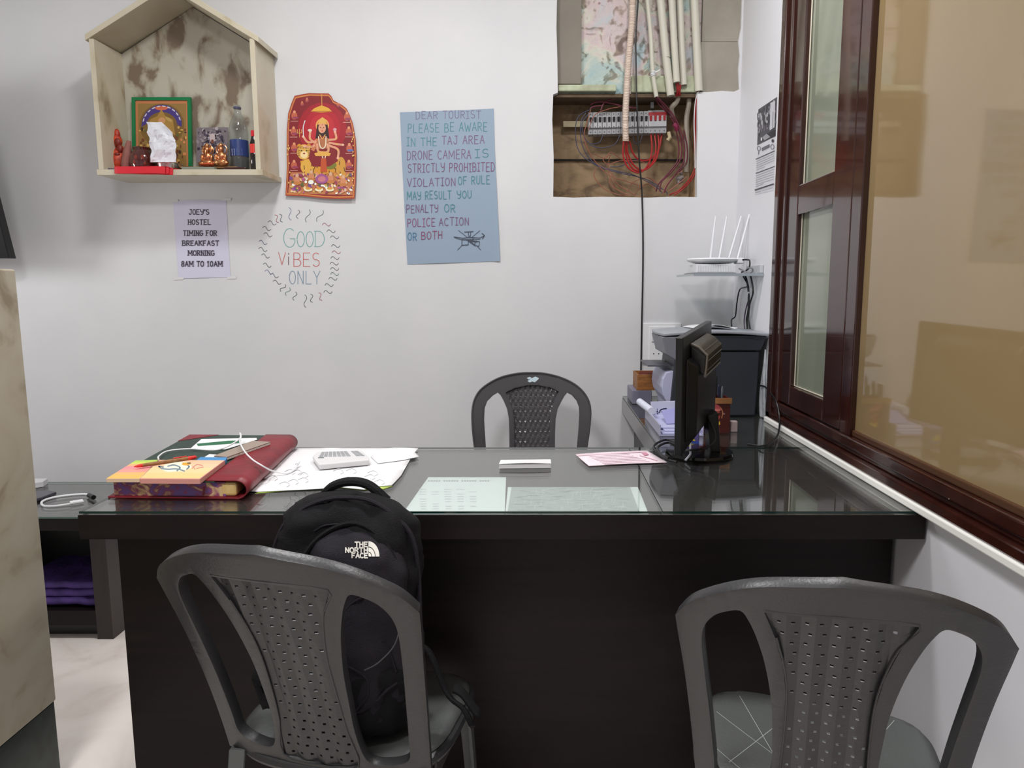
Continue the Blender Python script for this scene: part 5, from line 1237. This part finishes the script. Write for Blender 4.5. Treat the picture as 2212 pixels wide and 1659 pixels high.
a.ell(925, 1000, 70, 34, (196, 84, 90), rot=.35); a.ell(945, 1090, 40, 62, (176, 70, 60)); a.ell(930, 1060, 16, 16, (70, 20, 20)); a.ell(972, 1080, 12, 18, (70, 20, 20)); a.poly([(905, 1160), (960, 1180), (980, 1150), (985, 1190), (945, 1215), (905, 1222)], (230, 190, 60)); a.ell(930, 1160, 18, 24, (206, 60, 30)); a.stroke([(990, 1010), (1010, 1060), (1000, 1120)], 9, (224, 150, 110), curve=True)
a.ell(955, 1035, 36, 10, (220, 130, 120)); a.ell(1025, 1075, 9, 7, (214, 180, 160))
a.build('carton_print', bx)
for i, (x, y, t, r, c, lab) in enumerate(((.53, 2.30, (.012, .0, .16), .0055, BLACK, 'black marker leaning in the red carton, nearest the monitor'), (.552, 2.31, (.006, .01, .175), .004, BLACK, 'tall thin black pen standing in the red carton'), (.565, 2.29, (-.004, .0, .15), .0048, mat('dark_blue_pen', (26, 30, 52), .3), 'dark blue pen standing in the red carton'), (.576, 2.315, (.004, .01, .14), .004, mat('grey_pen', (90, 94, 104), .3), 'short grey pen in the red carton by its edge'))):
    b0 = Vector((x, y, ZD + .0035)); tag(MB().tube([b0, b0 + Vector(t) * .93, b0 + Vector(t)], [r, r, r * .5], 10).build('marker_pen', c, smooth=True), lab, 'pen')
tag(MB().box(.512, .520, 2.28, 2.32, ZD + .0035, ZD + .155).build('white_card', mat('offwhite_card', (214, 210, 204), .5)), 'white card strip poking out of the red carton', 'card')
tag(MB().box(.60, .622, 2.28, 2.30, ZD + .0006, ZD + .036).build('eraser', mat('pinkish_white_rubber', (206, 186, 186), .5), bevel=.003), 'pale pink eraser block standing beside the red carton', 'eraser')

# ================================================================== LOW CABINET AT THE LEFT
ZL = .449; YL0, YL1 = 2.39, 2.82; XLr, XLl = -1.508, -2.25
cab = empty('low_cabinet', (-1.88, 2.6, 0), 'low dark open cabinet by the marble partition', 'cabinet')
MB().box(XLl, XLr + .03, YL0 - .015, YL1, ZL - .05, ZL - .007).build('cabinet_top', WENGE, cab, bevel=.001)
MB().box(XLr - .055, XLr, YL0, YL1, 0.0, ZL - .051).build('side_panel', mat('side_wenge', (42, 32, 30), .45, c2=(50, 38, 35), scale=4, stretch=(14, 14, 1)), cab)
MB().box(XLl, XLl + .03, YL0, YL1, 0.0, ZL - .051).build('side_panel', WENGE, cab)
MB().box(XLl + .031, XLr - .056, YL1 - .01, YL1, .03, ZL - .052).build('back_panel', BLACKW, cab)
MB().box(XLl + .031, XLr - .056, YL0, YL1 - .011, .052, .105).build('shelf_board', WENGE, cab)
MB().box(XLl + .031, XLr - .056, YL0 + .04, YL0 + .055, 0, .051).build('plinth', BLACKW, cab)
m = MB(); m.box(XLl, XLr + .03, YL0 - .018, YL1, ZL - .006, ZL); m.m = [0, 0, 1, 1, 1, 1]
tag(m.build('glass_sheet', [DG, DGE2]), 'clear glass sheet on top of the low dark cabinet', 'glass sheet')
def cloth(k):
    x0, x1 = -1.86, XLr - .062
    def fn(u, v):
        a_ = v * math.pi; z = .108 + .026 + k * .0 + .026 * (1 + .2 * math.sin(u * 7 + k)) * math.cos(math.pi - a_) ; y = YL0 + .03 - .012 * math.sin(a_)
        return Vector((x0 + (x1 - x0) * u, y, z + .012 * noise.noise(Vector((u * 4, k, v)))))
    return fn
m = MB()
PV = mat('purple_cloth', (92, 66, 146), .7, c2=(66, 46, 108), scale=14, bump=.3)
pc = empty('purple_cloth', (-1.7, 2.5, .106), 'folded purple cloth inside the low dark cabinet', 'cloth')
for k in range(3):
    m = MB()
    def fn(u, v, k=k):
        a_ = -math.pi / 2 + v * math.pi; h = .013; zc_ = .112 + h + k * 2 * h
        return Vector((-1.87 + (XLr - .066 + 1.87) * u, YL0 + .035 + .01 * k - h * math.cos(a_) * .8 + .006 * noise.noise(Vector((u * 5, k * 3.1, 0))), zc_ + h * math.sin(a_) + .005 * noise.noise(Vector((u * 6, 3, k * 1.0)))))
    m.grid(fn, 24, 8)
    def top(u, v, k=k): return Vector((-1.87 + (XLr - .066 + 1.87) * u, YL0 + .035 + .01 * k + v * .25, .112 + .026 * (k + 1) + .007 * noise.noise(Vector((u * 6, 3 + v * 4, k * 1.0))) * (1 if k == 2 else .4)))
    m.grid(top, 24, 10)
    m.build('cloth_fold', PV, pc, smooth=True)
# things on the low cabinet
c9 = lambda x, y: (x / 2.1844, 900 + y / 2.1844)
def L9(x, y, z=ZL): return onZ(*c9(x, y), z)
lc = empty('charging_cable', L9(300, 400), 'white charging cable coiled on the low cabinet glass', 'cable')
pts = [L9(395, 400, ZL + .008), L9(340, 410, ZL + .006), L9(260, 422, ZL + .004), L9(205, 420, ZL + .004), L9(200, 400, ZL + .004), L9(250, 382, ZL + .004), L9(330, 370, ZL + .004), L9(400, 366, ZL + .004), L9(425, 372, ZL + .006)]
MB().tube(cr(pts, 8), .004, 8).build('cord', WPLAST, lc, smooth=True)
MB().tube([L9(330, 408, ZL + .009), L9(390, 398, ZL + .009)], .0075, 10).build('plug', WPLAST, lc, smooth=True)
MB().tube([L9(420, 371, ZL + .009), L9(442, 381, ZL + .009)], .0085, 10).build('connector_tip', BLACK, lc, smooth=True)
tag(MB().prism([L9(x, y, ZL + .0005) for x, y in [(120, 415), (200, 395), (268, 368), (225, 360), (120, 370)]], (0, 0, .012)).build('smartphone', mat('dark_phone', (58, 56, 66), .2), bevel=.003), 'dark phone on the low cabinet beside the marble partition', 'phone')
tag(MB().prism([L9(x, y, ZL + .0005) for x, y in [(120, 345), (205, 332), (228, 316), (120, 318)]], (0, 0, .022)).build('notebook', mat('offwhite_book', (196, 196, 198), .5), bevel=.002), 'off-white notebook lying behind the dark phone on the cabinet', 'notebook')
# television on the back wall at the edge of the view
tv = empty('wall_television', (-2.5, 2.9, 1.33), 'black television on the back wall at the very edge of the view', 'television')
b_ = onY(20, 558, 2.90)
MB().hexa([(b_.x - .95, 2.90, b_.z), (b_.x, 2.90, b_.z), (b_.x, 2.94, b_.z), (b_.x - .95, 2.94, b_.z)], [(b_.x - .95, 2.77, b_.z + .55), (b_.x, 2.77, b_.z + .55), (b_.x, 2.81, b_.z + .56), (b_.x - .95, 2.81, b_.z + .56)]).build('screen_panel', BLACK, tv, bevel=.003)
MB().box(b_.x - .55, b_.x - .40, 2.915, YB - .001, b_.z + .15, b_.z + .3).build('wall_bracket', BLACK, tv)
tag(MB().box(-1.55, -1.222, 1.50, 1.64, 1.2625, 1.284).build('set_top_box', mat('teal_grey_plastic', (66, 82, 80), .4), bevel=.002), 'slim teal grey box lying on the marble partition top', 'box')
# ================================================================== CHAIRS
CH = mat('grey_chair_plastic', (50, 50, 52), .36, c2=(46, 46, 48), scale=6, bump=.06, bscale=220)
CHS = mat('grey_chair_seat_lit', (84, 87, 86), .42, bump=.08, bscale=160)  # paler than the back: light reflected by the seat put into the colour
HS = .43
SH = .390
def back_chair(x0, y0, yaw, roll, label, group=None, lines=False):
    e = empty('plastic_chair', (x0, y0, 0), label, 'chair')
    ca, sa = math.cos(yaw), math.sin(yaw)
    def wpt(u, y, z): return Vector((x0 + u * ca - y * sa, y0 + u * sa + y * ca, z))
    def yb_(u, h): return -.274 * (h - HS) - .283 * (h - HS) ** 2 + .598 * u * u
    def S(u, h, off=0): return wpt(u, yb_(u, h) + off, h + math.sin(roll) * u)
    half = [(0, .833), (.1125, .816), (.191, .778), (.222, .742), (.2245, .722), (.214, .62), (.203, .48), (.196, .36)]
    half = [(p.x, p.y) for p in cr([Vector((a_, b_, 0)) for a_, b_ in half], 6)]
    out = half + [(.085, .345), (-.085, .345)] + [(-a_, b_) for a_, b_ in half[:0:-1]]
    op = [(.130, .769), (.150, .763), (.168, .750), (.182, .725), (.186, .690), (.181, .62), (.174, .54), (.167, .45), (.161, .405), (.12, .39), (.088, .40), (.077, .46), (.078, .53), (.082, .60), (.093, .67), (.106, .72), (.118, .752)]
    op = [(p.x, p.y) for p in cr([Vector((a_, b_, 0)) for a_, b_ in op], 4, closed=True)]
    pan = [(-.097, .7725), (0, .776), (.099, .7725), (.080, .725), (.067, .670), (.0605, .610), (.061, .53), (.064, .46), (.072, .380), (0, .372), (-.072, .380), (-.064, .46), (-.061, .53), (-.0605, .61), (-.067, .67), (-.080, .725)]
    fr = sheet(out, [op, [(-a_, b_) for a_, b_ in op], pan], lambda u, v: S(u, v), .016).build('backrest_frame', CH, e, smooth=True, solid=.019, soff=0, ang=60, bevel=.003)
    holes = []
    for j in range(20):
        for i in range(-5, 6):
            u = i * .0188 + (.0025 if j % 2 else -.0025); h = .758 - j * .0193 - .0012 * abs(i)
            mrg = .007
            if pinpoly(u * (1 + mrg / max(abs(u), .02)), h, pan) and pinpoly(u, h + .006, pan) and pinpoly(u, h - .006, pan):
                holes.append([(u - .0026, h - .0024), (u + .0026, h - .0024), (u + .0026, h + .0024), (u - .0026, h + .0024)])
    def sp(u, v):
        t = ((u / .0188 + .5) % 2) ; z = .0034 * (abs(t - 1) - .5) * 2
        return S(u, v, -.005 + z * .8)
    sheet(pan, holes, sp, .0094).build('splat', CH, e, solid=.0018, soff=0, ang=30)
    m = MB(); m.tube(cr([S(a_, b_, -.0100) for a_, b_ in pan], 3), .0016, 6, cap=False); m.build('panel_rib', CH, fr, smooth=True)
    # seat: thin shell with a rolled edge
    ol = []
    for k in range(40):
        t = 2 * math.pi * k / 40; c_, s_ = math.cos(t), math.sin(t); n_ = 3.6
        ol.append((.205 * math.copysign(abs(c_) ** (2 / n_), c_), .182 + .168 * math.copysign(abs(s_) ** (2 / n_), s_)))
    def seat(u, v):
        d = ((abs(u) / .205) ** 3.6 + (abs(v - .182) / .168) ** 3.6)
        return wpt(u, v, SH - .012 * (1 - (u / .205) ** 2) + .0 - .022 * max(0, d - .62) ** 1.2 * 1.4 - .012 * (v > .3) * ((v - .3) / .1) ** 2)
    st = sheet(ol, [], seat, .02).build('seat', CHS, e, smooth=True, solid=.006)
    m = MB()
    P_ = cr([seat(a_, b_) - Vector((0, 0, .012)) for a_, b_ in ol], 2, closed=True); m.tube(P_ + [P_[0]], .011, 8, cap=False); m.build('seat_rim', CH, st, smooth=True)
    if lines:
        gl = Art(lambda x, y, o: seat(x, y) + Vector((0, 0, .0033 + o)), 1e-6)
        for (a0, b0, a1, b1) in ((-.16, .05, -.02, .31), (-.06, .10, -.145, .31), (-.18, .22, .02, .05), (.03, .08, .15, .30), (-.02, .16, .12, .05), (-.19, .12, -.10, .04)):
            gl.stroke([(a0 + (a1 - a0) * t / 10, b0 + (b1 - b0) * t / 10) for t in range(11)], .0011, (168, 176, 172))
        gl.build('scratch_line', st)
    for s_ in (-1, 1):
        for rear in (1, 0):
            m = MB(); prev = None
            if rear: top_, bot_ = (s_ * .190, .02, .37), (s_ * .205, -.03, 0.0)
            else: top_, bot_ = (s_ * .185, .325, SH - .03), (s_ * .200, .345, 0.0)
            def leg(z, s_=s_, top_=top_, bot_=bot_, rear=rear):
                t = (top_[2] - z) / (top_[2] - bot_[2]); x = top_[0] + (bot_[0] - top_[0]) * t; y = top_[1] + (bot_[1] - top_[1]) * t; w = .030 - .008 * t
                f_ = -1 if rear else 1
                return [wpt(x - s_ * w, y - f_ * .0, z), wpt(x, y + f_ * .004, z), wpt(x + s_ * .004, y - f_ * w, z), wpt(x - s_ * .004, y - f_ * w, z), wpt(x - s_ * .004, y - f_ * .006, z), wpt(x - s_ * w, y - f_ * .007, z)]
            zz = [0, .1, .2, .3, top_[2]]; L_ = [leg(z) for z in zz]
            for a_ in L_: m.v += a_
            for i in range(len(L_) - 1):
                for k in range(6): m.f.append([i * 6 + k, i * 6 + (k + 1) % 6, (i + 1) * 6 + (k + 1) % 6, (i + 1) * 6 + k]); m.m.append(0); m.c.append((1, 1, 1, 1))
            m.f += [[5, 4, 3, 2, 1, 0], [24 + k for k in range(6)]]; m.m += [0, 0]; m.c += [(1, 1, 1, 1)] * 2
            m.build('leg', CHS, e, bevel=.002)
    m = MB()
    for s_ in (-1, 1): m.prism([wpt(s_ * .194, .06, SH - .012), wpt(s_ * .194, .29, SH - .016), wpt(s_ * .194, .29, SH - .05), wpt(s_ * .194, .06, SH - .06)], (.004 * s_, 0, 0))
    m.prism([wpt(-.15, .33, SH - .03), wpt(.15, .33, SH - .03), wpt(.15, .336, SH - .03), wpt(-.15, .336, SH - .03)], (0, 0, -.035))
    m.build('seat_apron', CH, e)
    return e, wpt, S
ch1, wpt1, S1 = back_chair(-.401, 1.189 - .0, -.179, -.051, 'grey plastic chair with a perforated back holding the black backpack', None)
ch2, wpt2, S2 = back_chair(.445, 1.064, -.312, .041, 'empty grey plastic chair with a perforated back near the window wall', None, lines=True)

# the third chair behind the desk, facing us
e = empty('plastic_chair', (-.05, 2.72, 0), 'dark grey plastic chair with a woven back behind the desk', 'chair')
CX, CY = -.048, 2.76
def T3(u, h, off=0): return Vector((CX + u, CY + .16 * (h - .45) - .5 * u * u * 1.0 - off, h))
g = lambda x, y: ((x - 1100) * 4.8e-4, .889 - (y - 110) * 4.85e-4)
out = [g(*p) for p in [(1100, 110), (1200, 114), (1320, 140), (1430, 185), (1510, 245), (1560, 320), (1577, 400), (1572, 500), (1560, 600), (1545, 700), (1535, 800), (1525, 900), (1515, 990)]] + [g(*p) for p in [(1300, 1010), (1100, 1015), (900, 1010)]] + \
      [g(*p) for p in [(682, 990), (668, 900), (656, 800), (640, 700), (628, 600), (620, 500), (620, 400), (636, 320), (680, 245), (760, 185), (860, 140), (990, 114)]]
opl = [g(*p) for p in [(822, 268), (780, 292), (735, 335), (714, 390), (710, 480), (716, 580), (724, 690), (730, 800), (738, 930), (850, 940), (910, 925), (915, 800), (917, 690), (916, 580), (912, 480), (898, 400), (870, 335), (845, 290)]]
opr = [g(*p) for p in [(1390, 268), (1430, 288), (1468, 330), (1488, 380), (1491, 440), (1484, 560), (1472, 690), (1466, 800), (1460, 930), (1350, 940), (1292, 925), (1290, 800), (1290, 690), (1291, 580), (1296, 480), (1312, 400), (1345, 335), (1368, 295)]]
wv_ = [g(*p) for p in [(885, 268), (960, 235), (1060, 213), (1160, 213), (1260, 232), (1325, 262), (1290, 330), (1258, 410), (1250, 480), (1248, 600), (1248, 800), (1248, 930), (960, 930), (958, 800), (958, 600), (955, 480), (945, 410), (915, 330)]]
CH3 = mat('dark_grey_chair_plastic', (76, 74, 77), .22, bump=.04, bscale=200)
fr = sheet(out, [opl, opr, wv_], lambda u, v: T3(u, v), .016).build('backrest_frame', CH3, e, smooth=True, solid=.024, ang=60, bevel=.004)
m = MB(); m.tube(cr([T3(u, v, .013) for u, v in out[:13]], 4)[::-1] + cr([T3(u, v, .013) for u, v in out[16:][::-1]], 4)[0:0], .004, 6); m.tube(cr([T3(u, v, .013) for u, v in out[16:]] + [T3(*out[0], .013)], 4), .004, 6); m.build('frame_bead', CH3, fr, smooth=True)
holes = []
for j in range(18):
    for i in range(-7, 8):
        u = i * .0098 + (.0049 if j % 2 else 0); h = g(0, 262)[1] - j * .0195
        if all(pinpoly(u + a_, h + b_, wv_) for a_ in (-.008, .008) for b_ in (-.004, .004)) and (i + j) % 2 == 0:
            holes.append([(u - .0030, h - .0006), (u + .0030, h - .0006), (u + .0030, h + .0006), (u - .0030, h + .0006)])
def weave(u, v):
    a_ = math.sin(u / .0196 * 2 * math.pi); b_ = math.sin(v / .039 * 2 * math.pi); return T3(u, v, .001 + .0025 * a_ * b_)
sheet(wv_, holes, weave, .0065).build('woven_splat', CH3, e, solid=.005, ang=40)
a = Art(lambda x, y, o: T3(*g(x, y), .0135 + o), 2e-5)
a.poly([(1060, 150), (1085, 140), (1100, 152), (1130, 138), (1160, 152), (1150, 165), (1125, 185), (1105, 178), (1085, 186), (1065, 176), (1078, 165)], (196, 214, 224)); a.ell(1085, 163, 8, 6, (90, 130, 160)); a.ell(1130, 165, 10, 5, (110, 140, 160))
a.build('sticker', fr)
ol = []
for k in range(36):
    t = 2 * math.pi * k / 36; c_, s_ = math.cos(t), math.sin(t); ol.append((.21 * math.copysign(abs(c_) ** .55, c_), .21 * math.copysign(abs(s_) ** .55, s_)))
sheet(ol, [], lambda u, v: Vector((CX + u, CY - .22 + v, .435 - .01 * (1 - (u / .21) ** 2))), .03).build('seat', CH3, e, smooth=True, solid=.012)
for s_ in (-1, 1):
    for yy, dy in ((-.40, -.03), (-.02, .06)):
        m = MB(); m.tube([(CX + s_ * .2, CY + yy, .43), (CX + s_ * .225, CY + yy + dy, 0)], [.02, .015], 8); m.build('leg', CH3, e, smooth=True)

# ================================================================== BACKPACK
FAB = mat('black_pack_fabric', (13, 13, 15), .8, spec=.25, c2=(17, 16, 20), scale=30, bump=.35, bscale=500)
FAB2 = mat('dark_aubergine_fabric', (35, 31, 39), .8, spec=.3, c2=(27, 25, 32), scale=20, bump=.35, bscale=500)
BZ = .399
bpk = empty('backpack', (-.36, 1.27, BZ), 'black backpack with a white printed logo standing on the plastic chair', 'backpack')
def loft(secs, name, mt, parent, yc, nseg=40, n_=2.7, wr=.006, seed=0.0, rows=36, shift=0, sx=1, **k):
    """secs: (z, centre x, half width, centre y offset, half depth)"""
    secs = [(s_[0] + shift * min(1, max(0, (s_[0] - .45) / .1)), s_[1] * sx, s_[2] * sx, s_[3], s_[4]) for s_ in secs]
    P_ = cr([Vector((s_[1], s_[2], 0)) for s_ in secs], 8); Q_ = cr([Vector((s_[3], s_[4], s_[0])) for s_ in secs], 8)
    vs_, fs_ = [], []
    for i, (p, q_) in enumerate(zip(P_, Q_)):
        for kk in range(nseg):
            t = 2 * math.pi * kk / nseg; c_, s_ = math.cos(t), math.sin(t)
            x = p.x + p.y * math.copysign(abs(c_) ** (2 / n_), c_); y = yc + q_.x + q_.y * math.copysign(abs(s_) ** (2 / n_), s_)
            v = Vector((x, y, q_.z)); nn = Vector((c_, s_, 0))
            w_ = noise.noise(Vector((x * 14, y * 14 + seed, q_.z * 9))) + .6 * noise.noise(Vector((x * 34 + 5, y * 30 + seed, q_.z * 22))) - .5 * abs(noise.noise(Vector((x * 18, seed, q_.z * 30 + x * 25))))
            vs_.append(v + nn * wr * w_ * min(1, p.y / .05))
    m_ = len(P_)
    fs_ = [(i * nseg + kk, i * nseg + (kk + 1) % nseg, (i + 1) * nseg + (kk + 1) % nseg, (i + 1) * nseg + kk) for i in range(m_ - 1) for kk in range(nseg)]
    fs_ += [tuple(range(nseg))[::-1], tuple(range((m_ - 1) * nseg, m_ * nseg))]
    mb = MB(); mb.add(vs_, fs_); return mb.build(name, mt, parent, smooth=True, ang=70, **k)
BY = 1.308
body = loft([(BZ + .003, -.365, .115, -.02, .06), (BZ + .02, -.365, .13, -.02, .075), (.55, -.362, .138, -.008, .08), (.66, -.36, .134, 0, .078), (.745, -.360, .130, 0, .072), (.79, -.357, .118, .004, .064), (.822, -.356, .096, .008, .052), (.842, -.357, .065, .01, .036), (.852, -.36, .02, .01, .012)], 'main_compartment', FAB, bpk, BY, wr=.019, shift=-.011, sx=1.03)
pocket = loft([(BZ + .006, -.345, .075, .012, .03), (BZ + .03, -.345, .098, .008, .042), (.56, -.343, .102, .004, .047), (.66, -.340, .098, 0, .048), (.72, -.338, .092, .002, .044), (.765, -.337, .072, .010, .036), (.793, -.338, .040, .018, .024), (.802, -.34, .010, .022, .010)], 'front_pocket', FAB2, bpk, BY - .050, wr=.016, seed=4, shift=-.011, sx=1.03)
# piping along the pocket and the main zip
def piping(zs, wfn, yfn, r, name, mt, parent):
    P_ = [Vector((p[0] * 1.03, p[1], p[2] - .011)) for p in zs]; MB().tube(cr(P_, 6), r, 6).build(name, mt, parent, smooth=True)
piping([(-.440, BY - .066, .58), (-.437, BY - .066, .68), (-.427, BY - .064, .735), (-.404, BY - .056, .775), (-.372, BY - .046, .799), (-.337, BY - .042, .808), (-.303, BY - .048, .797), (-.272, BY - .056, .767), (-.250, BY - .064, .72), (-.243, BY - .066, .66), (-.243, BY - .066, .56)], 0, 0, .0045, 'pocket_zip', FAB, bpk)
piping([(-.492, BY - .028, .60), (-.490, BY - .028, .72), (-.470, BY - .025, .79), (-.440, BY - .022, .822), (-.40, BY - .018, .842), (-.356, BY - .016, .848), (-.31, BY - .018, .842), (-.268, BY - .022, .815), (-.238, BY - .025, .78), (-.226, BY - .028, .72), (-.224, BY - .028, .6)], 0, 0, .004, 'main_zip', FAB2, bpk)
m = MB(); hp = cr([(-.43, BY + .03, .815), (-.408, BY + .03, .842), (-.372, BY + .03, .853), (-.335, BY + .03, .846), (-.30, BY + .03, .815)], 8)
m.tube(hp, .0075, 8); m.tube([p + Vector((0, .012, 0)) for p in hp], .0075, 8)
m.build('top_handle', FAB, bpk, smooth=True)
m = MB(); m.ball((-.262, BY + .03, .775), (.014, .02, .012), 10, 6); m.build('side_buckle', FAB, bpk, smooth=True)
# shoulder strap ends and buckles at the bottom
m = MB(); m.grid(lambda u, v: Vector((-.235 + .10 * u + .006 * math.sin(v * 3), BY - .03 + .025 * v - .05 * u, .56 - .14 * u + .012 * math.sin(u * 9) - .02 * v)), 14, 4); m.build('shoulder_strap', FAB, bpk, solid=.006, smooth=True)
m = MB(); m.grid(lambda u, v: Vector((-.17 + .05 * u, BY - .05 + .03 * v - .02 * u, .475 - .035 * u + .006 * math.sin(u * 5) - .004 * v)), 8, 4); m.build('strap_end', FAB, bpk, solid=.006, smooth=True)
m = MB(); m.ball((-.515, BY - .05, .505), (.028, .022, .020), 12, 8); m.ball((-.505, BY - .06, .468), (.022, .02, .018), 12, 8); m.tube([(-.50, BY - .04, .53), (-.53, BY - .06, .50), (-.51, BY - .07, .455)], .008, 8); m.build('shoulder_strap', FAB, bpk, smooth=True)
m = MB(); m.tube(cr([(-.25, BY - .11, .64), (-.262, BY - .115, .60), (-.29, BY - .12, .57), (-.315, BY - .118, .555)], 6), .0012, 5); m.build('bungee_cord', mat('grey_cord', (70, 70, 72), .5), bpk, smooth=True)
m = MB()
# logo printed on the pocket
bpy.context.view_layer.update()
dg = bpy.context.evaluated_depsgraph_get()
bvh = BVHTree.FromObject(pocket, dg); mw_ = MW(pocket); bvb = BVHTree.FromObject(body, dg); mwb = MW(body)
def onpack(px, py, o):
    d = ray(px, py).normalized(); org = Vector((0, 0, H)); best = None
    for bb, mm in ((bvh, mw_), (bvb, mwb)):
        hit = bb.ray_cast(mm.inverted() @ org, (mm.inverted().to_3x3() @ d).normalized())
        if hit[0] is not None:
            w_ = mm @ hit[0]
            if best is None or (w_ - org).length < (best - org).length: best = w_
    if best is None: best = onY(px, py, BY - .1)
    return best - d * (.0016 + o)
c10 = lambda x, y: (330 + x / 2.5957, 1020 + y / 2.5957)
for pts_, r_ in (([(1112, 1360), (1180, 1335), (1250, 1285), (1320, 1215), (1372, 1180)], .0026), ([(1045, 1068), (1110, 1095), (1180, 1140), (1208, 1180), (1200, 1260), (1135, 1345)], .0022), ([(1055, 800), (1110, 740), (1180, 700), (1260, 690)], .0018),
                 ([(905, 330), (960, 300), (1040, 290)], .0016), ([(1290, 940), (1330, 1010), (1365, 1120)], .002)):
    MB().tube(cr([onpack(*c10(x_, y_), -.0012) for x_, y_ in pts_], 5), r_, 6).build('seam_fold', FAB2, bpk, smooth=True)
a = Art(lambda x, y, o: onpack(*c10(x, y), o), 2e-6)
LW = (216, 212, 204)
a.text('THE', 1134, 1205, 392, 417, 6.6, LW, gap=.2); a.text('NORTH', 1080, 1205, 424, 450, 6.8, LW, gap=.2); a.text('FACE', 1116, 1205, 455, 480, 6.8, LW, gap=.2)
def ringq(r0, r1):
    n_ = 10; cx, cy = 1209, 473
    for k in range(n_):
        t0, t1 = R(90 * k / n_), R(90 * (k + 1) / n_)
        a.poly([(cx + r0 * math.cos(t0) * .72, cy - r0 * math.sin(t0)), (cx + r1 * math.cos(t0) * .72, cy - r1 * math.sin(t0)), (cx + r1 * math.cos(t1) * .72, cy - r1 * math.sin(t1)), (cx + r0 * math.cos(t1) * .72, cy - r0 * math.sin(t1))], LW)
ringq(56, 86); ringq(28, 51); ringq(4, 23)
a.build('printed_logo', pocket)

# ================================================================== LIGHT
def lamp(x, y, z, power, size, col=(1, .99, .985), name='ceiling_lamp'):
    e = empty('ceiling_lamp', (x, y, z), None, None)
    l = bpy.data.lights.new('lamp', 'AREA'); l.shape = 'DISK'; l.size = size; l.energy = power; l.color = col
    o = bpy.data.objects.new('lamp_light', l); COL.objects.link(o); o.location = (x, y, z - .012); o.parent = None
    m = MB(); m.lathe([(size / 2 + .012, -.008), (size / 2 + .016, 0), (size / 2 + .016, .03), (size / 2, .03)], 32, (x, y, z)); m.build('lamp_rim', WPLAST, e, smooth=True)
    return e
LAMPS = [(-.70, 1.90, 21.5, .28), (.42, 1.88, 19.5, .28), (-.85, 0.05, 52, .6)]  # the last one is an unseen fill lamp, added to brighten the front
for i, (x, y, p, s_) in enumerate(LAMPS):
    e = lamp(x, y, CEIL - .04, p, s_)
    tag(e, ['round white ceiling lamp over the writing side of the desk', 'round white ceiling lamp over the side counter', 'added large round fill lamp on the ceiling behind the visitors'][i], 'lamp')
wl = empty('added_wall_lamp', (-3.1, 2.3, 1.55), 'added round white lamp on the far wall beyond the marble partition', 'lamp')  # unseen lamp, added to throw the television's soft shadow along the wall
m = MB(); m.lathe([(.19, 0), (.20, .01), (.20, .03)], 32, (-3.138, 2.3, 1.55), Matrix.Rotation(R(90), 3, 'Y')); m.build('lamp_rim', WPLAST, wl)
l = bpy.data.lights.new('lamp', 'AREA'); l.shape = 'DISK'; l.size = .36; l.energy = 12
o = bpy.data.objects.new('lamp_light', l); COL.objects.link(o); o.location = (-3.10, 2.3, 1.55); o.rotation_euler = (0, R(-90), 0)
w = bpy.data.worlds.new('world'); bpy.context.scene.world = w; w.use_nodes = True
w.node_tree.nodes['Background'].inputs[0].default_value = (.8, .85, .9, 1); w.node_tree.nodes['Background'].inputs[1].default_value = .3
